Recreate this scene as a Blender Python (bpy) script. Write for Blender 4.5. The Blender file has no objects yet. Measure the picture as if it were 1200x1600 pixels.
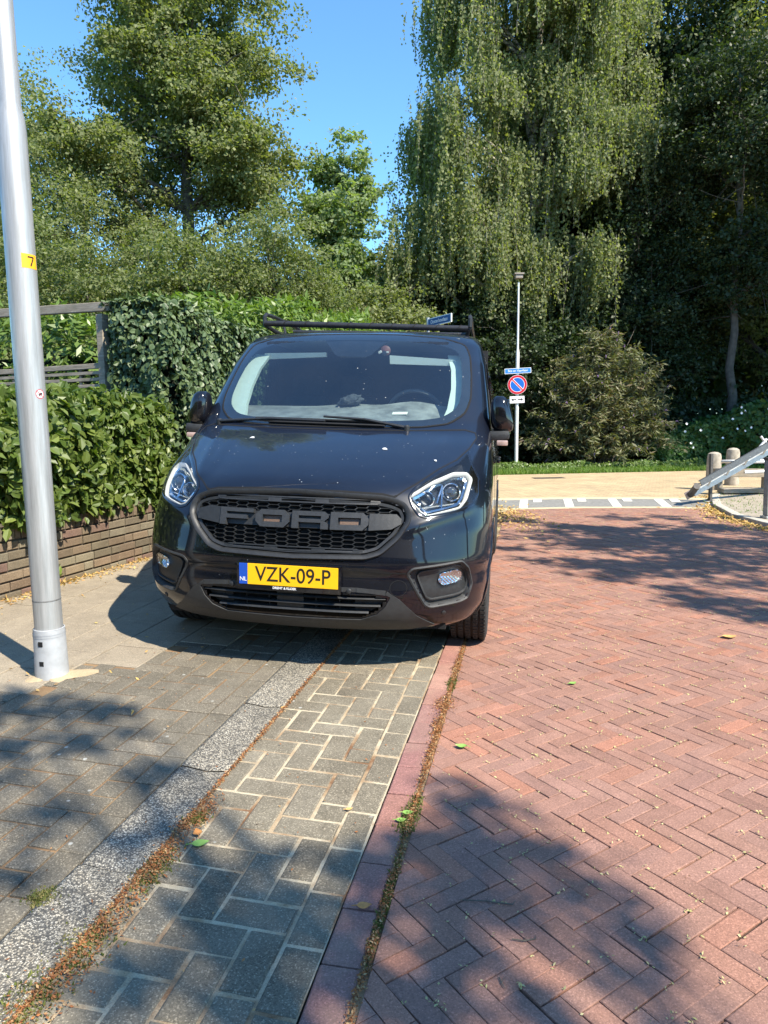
import bpy, bmesh, math, random
import numpy as np
from mathutils import Vector, Matrix

R = math.radians
SC = bpy.context.scene
COL = SC.collection

# ------------------------------------------------------------------ camera
F_PX = 1110.0
cam_d = bpy.data.cameras.new('camera')
cam = bpy.data.objects.new('camera', cam_d)
COL.objects.link(cam)
SC.camera = cam
cam_d.sensor_fit = 'VERTICAL'
cam_d.sensor_height = 36.0
cam_d.lens = 36.0 * F_PX / 1600.0
cam_d.clip_start = 0.05
cam_d.clip_end = 2000.0
PITCH, TILT, CAMH = R(7.0), R(0.5), 1.30
fw = Vector((0, math.cos(PITCH), -math.sin(PITCH)))
rt0 = Vector((1, 0, 0))
up0 = rt0.cross(fw)
rt = (rt0 * math.cos(TILT) - up0 * math.sin(TILT))
up = rt.cross(fw)
m3 = Matrix((rt, up, -fw)).transposed()
cam.matrix_world = Matrix.Translation((0, 0, CAMH)) @ m3.to_4x4()

# ------------------------------------------------------------------ sky, sun, exposure
SUN_EL = R(48.0)
SUNH = Vector((0.72, -0.69, 0)).normalized()          # horizontal direction towards the sun
world = bpy.data.worlds.new('World')
SC.world = world
world.use_nodes = True
wn = world.node_tree
wn.nodes.clear()
sky = wn.nodes.new('ShaderNodeTexSky')
sky.sky_type = 'NISHITA'
sky.sun_disc = False
sky.sun_elevation = SUN_EL
sky.sun_rotation = math.atan2(SUNH.x, SUNH.y)
sky.altitude = 0
sky.air_density = 1.0
sky.dust_density = 0.1
sky.ozone_density = 1.6
bg = wn.nodes.new('ShaderNodeBackground')
bg.inputs['Strength'].default_value = 0.15
wo = wn.nodes.new('ShaderNodeOutputWorld')
tint = wn.nodes.new('ShaderNodeMix')
tint.data_type = 'RGBA'
tint.blend_type = 'MULTIPLY'
tint.inputs[0].default_value = 1.0
tint.inputs[7].default_value = (0.58, 0.88, 1.05, 1)
wn.links.new(sky.outputs[0], tint.inputs[6])
wn.links.new(tint.outputs[2], bg.inputs[0])
wn.links.new(bg.outputs[0], wo.inputs[0])
sun_d = bpy.data.lights.new('sun', 'SUN')
sun_d.energy = 4.9
sun_d.angle = R(0.53)
sun_d.color = (1.0, 0.915, 0.77)
sun = bpy.data.objects.new('sun', sun_d)
COL.objects.link(sun)
to_sun = Vector((SUNH.x * math.cos(SUN_EL), SUNH.y * math.cos(SUN_EL), math.sin(SUN_EL)))
sun.rotation_euler = to_sun.to_track_quat('Z', 'Y').to_euler()
sun.location = (8, -8, 12)
SC.view_settings.view_transform = 'Standard'
SC.view_settings.look = 'None'
SC.view_settings.exposure = 1.10
SC.view_settings.gamma = 1.0
SC.view_settings.use_curve_mapping = False
SC.render.engine = 'CYCLES'
SC.cycles.max_bounces = 8
SC.cycles.transparent_max_bounces = 16

# ------------------------------------------------------------------ road frame
ANG = R(11.7)
DR = np.array([math.sin(ANG), math.cos(ANG)])
DE = np.array([math.cos(ANG), -math.sin(ANG)])
P0 = np.array([0.31, 3.89])
def W(q, s):
    p = P0 + q * DE + s * DR
    return float(p[0]), float(p[1])
def QS(x, y):
    d = np.array([x, y]) - P0
    return float(d @ DE), float(d @ DR)
def gz(x, y):
    q = (x - P0[0]) * DE[0] + (y - P0[1]) * DE[1]
    return np.clip(-q * 0.0314, 0, 0.1)

# ------------------------------------------------------------------ object helpers
def link(o, parent=None):
    COL.objects.link(o)
    if parent is not None:
        o.parent = parent
    return o
def thing(name, label, cat, loc=(0, 0, 0), rot=(0, 0, 0), group=None):
    o = bpy.data.objects.new(name, None)
    o.empty_display_size = 0.2
    link(o)
    o.location = loc
    o.rotation_euler = rot
    o['label'] = label
    o['category'] = cat
    if group:
        o['group'] = group
    return o
def tag(o, label, cat, group=None):
    o['label'] = label
    o['category'] = cat
    if group:
        o['group'] = group
    return o
def mk(name, verts, faces, mat, parent=None, smooth=False, colors=None, kind=None):
    me = bpy.data.meshes.new(name)
    verts = np.asarray(verts, dtype=np.float32).reshape(-1, 3)
    if isinstance(faces, np.ndarray):
        n, k = faces.shape
        me.vertices.add(len(verts))
        me.vertices.foreach_set('co', verts.ravel())
        me.loops.add(n * k)
        me.loops.foreach_set('vertex_index', faces.astype(np.int32).ravel())
        me.polygons.add(n)
        me.polygons.foreach_set('loop_start', np.arange(0, n * k, k, dtype=np.int32))
        me.polygons.foreach_set('loop_total', np.full(n, k, dtype=np.int32))
        me.update(calc_edges=True)
    else:
        me.from_pydata([tuple(map(float, v)) for v in verts], [], [tuple(f) for f in faces])
        me.update()
    if colors is not None:
        a = me.color_attributes.new('Col', 'FLOAT_COLOR', 'POINT')
        c = np.ones((len(verts), 4), dtype=np.float32)
        c[:, :3] = colors
        a.data.foreach_set('color', c.ravel())
    if mat is not None:
        me.materials.append(mat)
    me.polygons.foreach_set('use_smooth', np.full(len(me.polygons), bool(smooth)))
    o = bpy.data.objects.new(name, me)
    link(o, parent)
    if kind:
        o['kind'] = kind
    return o
def from_bm(name, bm, mat, parent=None, smooth=False, kind=None):
    me = bpy.data.meshes.new(name)
    bm.to_mesh(me)
    bm.free()
    if mat is not None:
        me.materials.append(mat)
    if smooth:
        me.polygons.foreach_set('use_smooth', np.ones(len(me.polygons), dtype=bool))
    o = bpy.data.objects.new(name, me)
    link(o, parent)
    if kind:
        o['kind'] = kind
    return o
def sharp(o, ang=35):
    me = o.data
    me.polygons.foreach_set('use_smooth', np.ones(len(me.polygons), dtype=bool))
    bm = bmesh.new(); bm.from_mesh(me)
    for e in bm.edges:
        if len(e.link_faces) == 2:
            e.smooth = e.calc_face_angle(0) < R(ang)
    bm.to_mesh(me); bm.free()
    return o

class MB:
    """collects boxes, tubes and lathes into one mesh"""
    def __init__(self):
        self.v, self.f = [], []
    def add(self, vs, fs):
        b = len(self.v)
        self.v += [tuple(map(float, v)) for v in vs]
        self.f += [tuple(b + i for i in f) for f in fs]
        return self
    def box(self, c, s, M=None, bev=0.0):
        x, y, z = s[0] / 2, s[1] / 2, s[2] / 2
        b = min(bev, x * .9, y * .9, z * .9)
        if b <= 0:
            vs = [(i * x, j * y, k * z) for k in (-1, 1) for j in (-1, 1) for i in (-1, 1)]
            fs = [(0, 2, 3, 1), (4, 5, 7, 6), (0, 1, 5, 4), (2, 6, 7, 3), (0, 4, 6, 2), (1, 3, 7, 5)]
        else:
            bm = bmesh.new()
            bmesh.ops.create_cube(bm, size=1)
            for v in bm.verts:
                v.co = Vector((v.co.x * s[0], v.co.y * s[1], v.co.z * s[2]))
            bmesh.ops.bevel(bm, geom=bm.edges[:], offset=b, segments=2, affect='EDGES', profile=.6)
            bm.verts.index_update()
            vs = [tuple(v.co) for v in bm.verts]
            fs = [tuple(v.index for v in f.verts) for f in bm.faces]
            bm.free()
        out = []
        for v in vs:
            v = Vector(v)
            if M is not None:
                v = M @ v
            out.append(v + Vector(c))
        return self.add(out, fs)
    def tube(self, pts, rad, n=8, cap=True):
        pts = [Vector(p) for p in pts]
        if not hasattr(rad, '__len__'):
            rad = [rad] * len(pts)
        rings = []
        prev = None
        for i, p in enumerate(pts):
            t = (pts[min(i + 1, len(pts) - 1)] - pts[max(i - 1, 0)])
            if t.length < 1e-9:
                t = Vector((0, 0, 1))
            t.normalize()
            if prev is None:
                a = Vector((0, 0, 1)) if abs(t.z) < .9 else Vector((1, 0, 0))
                u = t.cross(a).normalized()
            else:
                u = (prev - t * prev.dot(t)).normalized()
            prev = u
            w = t.cross(u)
            rings.append([p + (u * math.cos(2 * math.pi * k / n) + w * math.sin(2 * math.pi * k / n)) * rad[i] for k in range(n)])
        vs = [v for r in rings for v in r]
        fs = []
        for i in range(len(rings) - 1):
            for k in range(n):
                a, b = i * n + k, i * n + (k + 1) % n
                fs.append((a, b, b + n, a + n))
        if cap:
            fs.append(tuple(range(n))[::-1])
            fs.append(tuple((len(rings) - 1) * n + k for k in range(n)))
        return self.add(vs, fs)
    def lathe(self, prof, n=32, M=None, close=False):
        """profile (r, h) around local z"""
        vs, fs = [], []
        for r, h in prof:
            for k in range(n):
                a = 2 * math.pi * k / n
                v = Vector((r * math.cos(a), r * math.sin(a), h))
                vs.append(M @ v if M is not None else v)
        for i in range(len(prof) - 1):
            for k in range(n):
                a, b = i * n + k, i * n + (k + 1) % n
                fs.append((a, b, b + n, a + n))
        return self.add(vs, fs)
    def prism(self, poly, t, M):
        """2-D polygon in local xy, thickness t along local z, placed by M"""
        n = len(poly)
        vs = [M @ Vector((p[0], p[1], 0)) for p in poly] + [M @ Vector((p[0], p[1], t)) for p in poly]
        fs = [tuple(range(n))[::-1], tuple(range(n, 2 * n))] + [(i, (i + 1) % n, n + (i + 1) % n, n + i) for i in range(n)]
        return self.add(vs, fs)
    def build(self, name, mat, parent=None, smooth=False, kind=None):
        o = mk(name, self.v, self.f, mat, parent, False, kind=kind)
        if smooth:
            sharp(o, 40)
        return o

def text_mesh(name, body, size, ext, mat, parent, M, align='CENTER', sx=1.0, off=0.0):
    cu = bpy.data.curves.new(name, 'FONT')
    cu.body = body
    cu.size = size
    cu.extrude = ext
    cu.offset = off
    cu.align_x = align
    cu.align_y = 'CENTER'
    tmp = bpy.data.objects.new(name + '_src', cu)
    COL.objects.link(tmp)
    dg = bpy.context.evaluated_depsgraph_get()
    me = bpy.data.meshes.new_from_object(tmp.evaluated_get(dg))
    bpy.data.objects.remove(tmp)
    bpy.data.curves.remove(cu)
    me.name = name
    me.transform(M @ Matrix.Diagonal((sx, 1, 1, 1)))
    me.materials.clear()
    me.materials.append(mat)
    o = bpy.data.objects.new(name, me)
    return link(o, parent)

# ------------------------------------------------------------------ materials
def newmat(name):
    m = bpy.data.materials.new(name)
    m.use_nodes = True
    nt = m.node_tree
    return m, nt, nt.nodes['Principled BSDF'], nt.nodes['Material Output']
def N(nt, t, **kw):
    n = nt.nodes.new(t)
    for k, v in kw.items():
        if k in n.inputs:
            n.inputs[k].default_value = v
        else:
            setattr(n, k, v)
    return n
def ramp(nt, fac, stops, interp='LINEAR'):
    r = nt.nodes.new('ShaderNodeValToRGB')
    cr = r.color_ramp
    cr.interpolation = interp
    while len(cr.elements) < len(stops):
        cr.elements.new(0.5)
    for e, (p, c) in zip(cr.elements, stops):
        e.position = p
        e.color = (c[0], c[1], c[2], 1) if hasattr(c, '__len__') else (c, c, c, 1)
    nt.links.new(fac, r.inputs[0])
    return r.outputs[0]
def noise(nt, scale, detail=4, rough=.6, coord='Object', dist=0.0):
    tc = nt.nodes.new('ShaderNodeTexCoord')
    n = nt.nodes.new('ShaderNodeTexNoise')
    n.inputs['Scale'].default_value = scale
    n.inputs['Detail'].default_value = detail
    n.inputs['Roughness'].default_value = rough
    n.inputs['Distortion'].default_value = dist
    nt.links.new(tc.outputs[coord], n.inputs['Vector'])
    return n.outputs['Fac']
def mixc(nt, fac, a, b, mode='MIX'):
    m = nt.nodes.new('ShaderNodeMix')
    m.data_type = 'RGBA'
    m.blend_type = mode
    for s, v in ((m.inputs[0], fac), (m.inputs[6], a), (m.inputs[7], b)):
        if isinstance(v, bpy.types.NodeSocket):
            nt.links.new(v, s)
        elif hasattr(v, '__len__'):
            s.default_value = (v[0], v[1], v[2], 1)
        else:
            s.default_value = v
    return m.outputs[2]
def bump(nt, h, strength, dist, bsdf):
    b = nt.nodes.new('ShaderNodeBump')
    b.inputs['Strength'].default_value = strength
    b.inputs['Distance'].default_value = dist
    nt.links.new(h, b.inputs['Height'])
    nt.links.new(b.outputs[0], bsdf.inputs['Normal'])
def simple(name, col, rough=.5, metal=0.0, var=.25, scale=30, bmp=0.0, coat=0.0, spec=None, bscale=None):
    m, nt, b, o = newmat(name)
    f = noise(nt, scale)
    c = ramp(nt, f, [(.3, tuple(x * (1 - var) for x in col)), (.7, tuple(min(1, x * (1 + var)) for x in col))])
    nt.links.new(c, b.inputs['Base Color'])
    b.inputs['Roughness'].default_value = rough
    b.inputs['Metallic'].default_value = metal
    b.inputs['Coat Weight'].default_value = coat
    if spec is not None:
        b.inputs['Specular IOR Level'].default_value = spec
    if bmp:
        bump(nt, noise(nt, bscale or scale * 3, 6), bmp, .005, b)
    return m
def leafmat(name, cols, trans=.35, rough=.45, gloss=.5):
    m, nt, b, o = newmat(name)
    g = nt.nodes.new('ShaderNodeNewGeometry')
    c = ramp(nt, g.outputs['Random Per Island'], [(i / max(1, len(cols) - 1), x) for i, x in enumerate(cols)])
    nt.links.new(c, b.inputs['Base Color'])
    b.inputs['Roughness'].default_value = rough
    b.inputs['Specular IOR Level'].default_value = gloss
    t = nt.nodes.new('ShaderNodeBsdfTranslucent')
    tcol = mixc(nt, 1.0, c, (1.5, 1.7, .5), 'MULTIPLY')
    nt.links.new(tcol, t.inputs[0])
    mx = nt.nodes.new('ShaderNodeMixShader')
    mx.inputs[0].default_value = trans
    nt.links.new(b.outputs[0], mx.inputs[1])
    nt.links.new(t.outputs[0], mx.inputs[2])
    nt.links.new(mx.outputs[0], o.inputs[0])
    return m

def paver_mat(name, speck=.5, dust=(.30, .25, .18), spots=True, rough=.9, dmax=.3):
    """colour of each brick comes from the mesh; grain, specks and dust are added here"""
    m, nt, b, o = newmat(name)
    at = nt.nodes.new('ShaderNodeAttribute'); at.attribute_name = 'Col'
    n1 = noise(nt, 9, 5, .65)
    n2 = noise(nt, 150, 4, .85)
    n3 = noise(nt, 2.3, 5, .6, dist=.4)
    g = ramp(nt, n2, [(.33, .62), (.50, .97), (.58, 1.05), (.68, 1.0 + speck)])
    c = mixc(nt, 1.0, at.outputs['Color'], g, 'MULTIPLY')
    tcg = nt.nodes.new('ShaderNodeTexCoord')
    vg = nt.nodes.new('ShaderNodeTexVoronoi'); vg.inputs['Scale'].default_value = 300
    nt.links.new(tcg.outputs['Object'], vg.inputs['Vector'])
    sg = nt.nodes.new('ShaderNodeSeparateColor'); nt.links.new(vg.outputs['Color'], sg.inputs[0])
    k_ = speck
    gr_ = ramp(nt, sg.outputs[0], [(.0, 1 - .42 * min(1, k_)), (.30, 1.0), (.78, 1.0 + .1 * k_), (.86, 1.0 + .45 * k_), (.96, 1.0 + 1.3 * k_)])
    c = mixc(nt, 1.0, c, gr_, 'MULTIPLY')
    g2 = ramp(nt, n1, [(.3, .86), (.7, 1.12)])
    c = mixc(nt, 1.0, c, g2, 'MULTIPLY')
    df = ramp(nt, n3, [(.45, 0.0), (.75, dmax)])
    c = mixc(nt, df, c, dust)
    if spots:
        v = nt.nodes.new('ShaderNodeTexVoronoi'); v.inputs['Scale'].default_value = 17
        tc = nt.nodes.new('ShaderNodeTexCoord'); nt.links.new(tc.outputs['Object'], v.inputs['Vector'])
        sp = ramp(nt, v.outputs['Distance'], [(.10, 1.0), (.15, 0.0)])
        sp2 = ramp(nt, noise(nt, 5.5, 2), [(.57, 0.0), (.63, .8)])
        sp3 = mixc(nt, 1.0, sp, sp2, 'MULTIPLY')
        c = mixc(nt, sp3, c, (.42, .42, .38))
    nt.links.new(c, b.inputs['Base Color'])
    b.inputs['Roughness'].default_value = rough
    b.inputs['Specular IOR Level'].default_value = .3
    bump(nt, noise(nt, 160, 5, .7), .55, .004, b)
    return m

# ================================================================== THE GROUND
rng = np.random.default_rng(7)
M_soil = simple('soil', (.055, .045, .03), .95, var=.4, scale=3, bmp=.5)
def sheet(name, poly_qs, mat, z, step=.25, kind='structure', world=False, zf=None):
    bm = bmesh.new()
    pts = [p if world else W(*p) for p in poly_qs]
    bm.faces.new([bm.verts.new((p[0], p[1], 0)) for p in pts])
    xs = [p[0] for p in pts]; ys = [p[1] for p in pts]
    for ax, lo, hi in ((0, min(xs), max(xs)), (1, min(ys), max(ys))):
        k = lo + step
        while k < hi:
            co = [0, 0, 0]; no = [0, 0, 0]; co[ax] = k; no[ax] = 1
            bmesh.ops.bisect_plane(bm, geom=bm.verts[:] + bm.edges[:] + bm.faces[:], plane_co=co, plane_no=no)
            k += step
    for v in bm.verts:
        v.co.z = (float(gz(v.co.x, v.co.y)) if zf is None else zf(v.co.x, v.co.y)) + z
    return from_bm(name, bm, mat, None, True, kind)

# one sheet to the horizon, with a hole-free lower level beneath everything
mk('ground', [(-400, -400, -.06), (400, -400, -.06), (400, 400, -.06), (-400, 400, -.06)], [(0, 1, 2, 3)], M_soil, kind='structure')

def herring(r, w, q0, q1, s0, s1, ang=0.0, org=(0, 0)):
    """centres, half sizes and angles of a herringbone bond covering the box"""
    ca, sa = math.cos(ang), math.sin(ang)
    R0 = math.hypot(q1 - q0, s1 - s0) / 2 + r * w
    cq, cs = (q0 + q1) / 2, (s0 + s1) / 2
    n = int(R0 / w) + 2
    out = []
    # local lattice centred on the box centre
    lx = ca * (cq - org[0]) + sa * (cs - org[1]); ly = -sa * (cq - org[0]) + ca * (cs - org[1])
    i0, j0 = int(lx / w), int(ly / w)
    for j in range(j0 - n, j0 + n):
        m0 = math.floor((i0 - n - j) / (2 * r))
        for m in range(m0, m0 + int(2 * n / (2 * r)) + 3):
            x = j + 2 * r * m
            out.append(((x + r / 2) * w, (j + .5) * w, 0))
    for j in range(i0 - n, i0 + n):
        m0 = math.floor((j0 - n - j) / (2 * r))
        for m in range(m0, m0 + int(2 * n / (2 * r)) + 4):
            # upright brick: column j, start row j-2r+1
            out.append(((j + .5) * w, (j - 2 * r + 1 + 2 * r * m + r / 2) * w, 1))
    res = []
    seen = set()
    for x, y, v in out:
        q = org[0] + ca * x - sa * y; s = org[1] + sa * x + ca * y
        if q0 - r * w < q < q1 + r * w and s0 - r * w < s < s1 + r * w:
            k = (round(q, 3), round(s, 3), v)
            if k in seen:
                continue
            seen.add(k)
            res.append((q, s, ang + (math.pi / 2 if v else 0), r * w / 2, w / 2))
    return res

def bricks(name, items, mat, pal, joint=.004, z=0.0, clamp=None, th=.05, bev=.004, jit=.0012, keep=None, seed=1, kind='structure', smin=None, rag=.0011, tl=1.0, cv=.05):
    rg = np.random.default_rng(seed)
    A = np.array(items)
    if keep is not None:
        A = A[np.array([keep(a[0], a[1]) for a in A])]
    n = len(A)
    ang = A[:, 2] + rg.normal(0, .006, n)
    hl = A[:, 3] - joint + rg.normal(0, .0006, n); hw = A[:, 4] - joint + rg.normal(0, .0006, n)
    cx = A[:, 0] + rg.normal(0, jit, n); cy = A[:, 1] + rg.normal(0, jit, n)
    u = np.array([-1, 1, 1, -1]); v = np.array([-1, -1, 1, 1])
    V = np.zeros((n, 12, 3))
    tilt = rg.normal(0, .006 * tl, (n, 2)); dz = rg.normal(0, .0009, n)
    for ring, (ins, zz) in enumerate(((0, -th), (0, -bev), (bev * 1.3, 0))):
        lx = u[None] * (hl[:, None] - ins); ly = v[None] * (hw[:, None] - ins)
        q = cx[:, None] + np.cos(ang)[:, None] * lx - np.sin(ang)[:, None] * ly
        s = cy[:, None] + np.sin(ang)[:, None] * lx + np.cos(ang)[:, None] * ly
        if clamp:
            q = np.clip(q, clamp[0] if clamp[0] is not None else -99, clamp[1] if clamp[1] is not None else 99)
            if smin is not None:
                s = np.clip(s, smin[0], smin[1])
        if ring:
            q = q + rg.normal(0, rag, q.shape); s = s + rg.normal(0, rag, q.shape)
        X = P0[0] + q * DE[0] + s * DR[0]; Y = P0[1] + q * DE[1] + s * DR[1]
        V[:, ring * 4:ring * 4 + 4, 0] = X; V[:, ring * 4:ring * 4 + 4, 1] = Y
        V[:, ring * 4:ring * 4 + 4, 2] = gz(X, Y) + z + zz + dz[:, None] + tilt[:, :1] * lx * .6 + tilt[:, 1:] * ly * .6
    F = [(8, 9, 10, 11)]
    for b in (0, 4):
        for k in range(4):
            F.append((b + k, b + (k + 1) % 4, b + 4 + (k + 1) % 4, b + 4 + k))
    F = (np.array(F)[None] + (np.arange(n) * 12)[:, None, None]).reshape(-1, 4)
    pal = np.array(pal)
    w = rg.random((n, 1)); i = rg.integers(0, len(pal), n); j = rg.integers(0, len(pal), n)
    c = pal[i] * w + pal[j] * (1 - w)
    c = c * rg.normal(1, cv, (n, 1)).clip(.8, 1.2)
    c = np.repeat(c, 12, axis=0)
    return mk(name, V.reshape(-1, 3), F, mat, None, False, c, kind)

def joint_mat(name, stops, fine=.6):
    m, nt, b, o = newmat(name)
    f = noise(nt, 3.2, 5, .65, dist=.3)
    c = ramp(nt, f, stops)
    g = ramp(nt, noise(nt, 260, 3, .8), [(.35, .55), (.6, 1.15)])
    c = mixc(nt, fine, c, mixc(nt, 1.0, c, g, 'MULTIPLY'))
    nt.links.new(c, b.inputs['Base Color'])
    b.inputs['Roughness'].default_value = 1
    b.inputs['Specular IOR Level'].default_value = .1
    bump(nt, noise(nt, 300, 3), .8, .004, b)
    return m

M_joint_grey = joint_mat('joint_sand', [(.34, (.20, .11, .06)), (.44, (.36, .26, .16)), (.56, (.52, .45, .32)), (.72, (.25, .16, .09))])
M_joint_left = joint_mat('joint_dust', [(.30, (.12, .09, .06)), (.48, (.24, .15, .085)), (.60, (.30, .20, .11)), (.75, (.12, .10, .07))])
M_joint_red = joint_mat('joint_road', [(.38, (.07, .045, .035)), (.52, (.17, .10, .07)), (.60, (.38, .33, .17)), (.74, (.10, .065, .045))])
M_red = paver_mat('red_brick', .30, dust=(.38, .22, .16), spots=False, dmax=.2)
M_grey = paver_mat('grey_paver', .8, dust=(.34, .31, .24))
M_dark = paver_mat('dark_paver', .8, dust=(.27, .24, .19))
M_border = paver_mat('border_brick', .35, dust=(.50, .40, .28), spots=False)

# road: red herringbone laid diagonally
RED = [(.272, .148, .110), (.262, .143, .108), (.285, .158, .118), (.25, .140, .110), (.295, .152, .108), (.268, .152, .118), (.315, .147, .098)]
sheet('road_bed', [(.10, -4), (4.6, -4), (5.2, 4.6), (5.0, 6.6), (-.5, 6.6), (.10, 4)], M_joint_red, -.008)
def road_keep(q, s):
    x, y = W(q, s)
    far = 11.02 - .07 * (x - 3.2) ** 2
    right = 4.75 if y < 8.8 else 4.75 + (y - 8.8) * .35
    return q > .06 and y < far and x < right and y > .7
hb = herring(3, .0625, .1, 5.8, -3.2, 8.4, R(-45), (.17, 0))
def crosses(a):
    ex = abs(math.cos(a[2])) * a[3] + abs(math.sin(a[2])) * a[4]
    return a[0] - ex < .130
cut = [a for a in hb if crosses(a) and a[0] + .12 > .130]
hb = [a for a in hb if not crosses(a)]
bricks('road', hb, M_red, RED, joint=.0015, clamp=(.128, None), keep=road_keep, bev=.0018, seed=3, tl=.30, rag=.0009, cv=.055)

# bricks cut to the straight edge beside the gutter
cv, cf, cc = [], [], []
rgc = np.random.default_rng(31)
for a in cut:
    if not (-3.2 < a[1] < 6.9) or not road_keep(.2, a[1]): continue
    c_, s_ = math.cos(a[2]), math.sin(a[2]); hl_, hw_ = a[3] - .0016, a[4] - .0016
    poly = [(a[0] + c_ * u * hl_ - s_ * v * hw_, a[1] + s_ * u * hl_ + c_ * v * hw_) for u, v in ((-1, -1), (1, -1), (1, 1), (-1, 1))]
    out = []
    for i in range(4):
        p, q = poly[i], poly[(i + 1) % 4]
        if p[0] >= .130: out.append(p)
        if (p[0] >= .130) != (q[0] >= .130):
            t = (.130 - p[0]) / (q[0] - p[0]); out.append((.130, p[1] + t * (q[1] - p[1])))
    if len(out) < 3 or abs(sum(out[i][0] * out[(i + 1) % len(out)][1] - out[(i + 1) % len(out)][0] * out[i][1] for i in range(len(out)))) < .0012: continue
    b0 = len(cv); n = len(out); col_ = np.array(RED[rgc.integers(len(RED))]) * rgc.normal(1, .06); z_ = rgc.normal(0, .001)
    for zz in (-.04, z_):
        for p in out:
            x, y = W(*p); cv.append((x, y, zz)); cc.append(col_)
    cf.append(tuple(range(b0 + n, b0 + 2 * n)))
    cf += [(b0 + i, b0 + (i + 1) % n, b0 + n + (i + 1) % n, b0 + n + i) for i in range(n)]
mk('road_edge', cv, cf, M_red, None, False, np.array(cc), 'structure')

# red border course
bd = []
s = -4.0
while s < 4.6:
    bd.append((.052, s + .103, R(90), .103, .052)); s += .206
bricks('road_border', bd, M_border, [(.26, .13, .115), (.22, .12, .105), (.30, .15, .12)], joint=.003, clamp=(-.001, .13), seed=9)
sheet('gutter_soil', [(.095, -4), (.135, -4), (.135, 5), (.095, 5)], joint_mat('soil_joint', [(.35, (.16, .09, .05)), (.5, (.32, .20, .11)), (.7, (.46, .37, .24))]), -.0055)

# parking strip of grey pavers
GREY = [(.158, .135, .098), (.138, .118, .086), (.172, .148, .109), (.150, .129, .093)]
sheet('parking_strip_bed', [(-.62, -4), (0, -4), (0, 5.0), (-.62, 5.0)], M_joint_grey, -.0035)
hg = herring(2, .105, -.6, -.105, -4, 5, 0, (-.105, .03))
bricks('parking_strip', hg, M_grey, GREY, joint=.0048, clamp=(-.598, -.109), keep=lambda q, s: -.69 < q < -.015 and -4 < s < 5, seed=4)
ed = []
s = -4.0
while s < 5:
    ed.append((-.0525, s + .105, R(90), .105, .0525)); s += .211
bricks('parking_strip_edge', ed, M_grey, GREY, joint=.0045, clamp=(-.105, -.004), seed=5)

# exposed-aggregate gutter slabs
m, nt, b, o = newmat('exposed_aggregate')
tc = nt.nodes.new('ShaderNodeTexCoord')
v1 = nt.nodes.new('ShaderNodeTexVoronoi'); v1.inputs['Scale'].default_value = 215
nt.links.new(tc.outputs['Object'], v1.inputs['Vector'])
sep = nt.nodes.new('ShaderNodeSeparateColor'); nt.links.new(v1.outputs['Color'], sep.inputs[0])
c1 = ramp(nt, sep.outputs[0], [(.0, (.06, .055, .045)), (.45, (.15, .135, .11)), (.52, (.38, .33, .245)), (.75, (.52, .46, .35)), (1.0, (.70, .64, .52))], 'LINEAR')
c2 = mixc(nt, ramp(nt, v1.outputs['Distance'], [(.25, 0.0), (.6, .75)]), c1, (.085, .08, .07))
c2 = mixc(nt, 1.0, c2, ramp(nt, noise(nt, 3, 4), [(.35, .72), (.65, 1.1)]), 'MULTIPLY')
nt.links.new(c2, b.inputs['Base Color']); b.inputs['Roughness'].default_value = .85
bump(nt, v1.outputs['Distance'], .5, .004, b)
M_agg = m
gv, gf = [], []
s = -4.0; rg = np.random.default_rng(2)
while s < 5:
    L = .62
    prof = [(-.798, -.03), (-.797, .000), (-.78, .002), (-.70, -.008), (-.62, .001), (-.604, -.001), (-.603, -.03)]
    ss = [s + .003, s + .02] + list(np.linspace(s + .1, s + L - .1, 4)) + [s + L - .02, s + L - .003]
    b0 = len(gv)
    dz = rg.normal(0, .0015); dq = rg.normal(0, .002)
    for si, sv in enumerate(ss):
        for q, z in prof:
            x, y = W(q + dq, sv)
            gv.append((x, y, float(gz(x, y)) + z + dz - (.006 if si in (0, len(ss) - 1) else 0)))
    k = len(prof)
    for i in range(len(ss) - 1):
        for j in range(k - 1):
            gf.append((b0 + i * k + j, b0 + i * k + j + 1, b0 + (i + 1) * k + j + 1, b0 + (i + 1) * k + j))
    s += L
mk('gutter', gv, gf, M_agg, None, True, kind='structure')
sheet('gutter_bed', [(-.82, -4), (-.58, -4), (-.58, 5), (-.82, 5)], M_joint_left, -.018)

# pavement left of the gutter: dark pavers near, pale concrete tiles beyond
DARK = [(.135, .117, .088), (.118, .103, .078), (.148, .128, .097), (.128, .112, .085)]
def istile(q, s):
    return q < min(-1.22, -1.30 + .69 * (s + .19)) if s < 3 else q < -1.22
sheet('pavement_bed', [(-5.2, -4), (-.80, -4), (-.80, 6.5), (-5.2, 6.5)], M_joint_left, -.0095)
ti = []
for a in range(8):
    for k in range(-12, 24):
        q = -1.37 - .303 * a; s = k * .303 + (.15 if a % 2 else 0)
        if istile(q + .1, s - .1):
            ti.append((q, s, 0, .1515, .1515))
TQ = np.array(ti)[:, :2]
def free(q, s):
    return not bool(np.any(np.all(np.abs(TQ - np.array([q, s])) < .155, axis=1)))
hd = herring(2, .105, -4.4, -.8, -4, 6, 0, (-.905, 0))
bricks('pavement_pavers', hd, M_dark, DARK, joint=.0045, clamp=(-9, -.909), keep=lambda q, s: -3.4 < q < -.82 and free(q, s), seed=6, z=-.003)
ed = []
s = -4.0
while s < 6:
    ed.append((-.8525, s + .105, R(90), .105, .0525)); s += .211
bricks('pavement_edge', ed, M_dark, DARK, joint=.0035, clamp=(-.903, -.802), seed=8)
M_tile = paver_mat('concrete_tile', .35, dust=(.40, .34, .25), spots=False)
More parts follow.
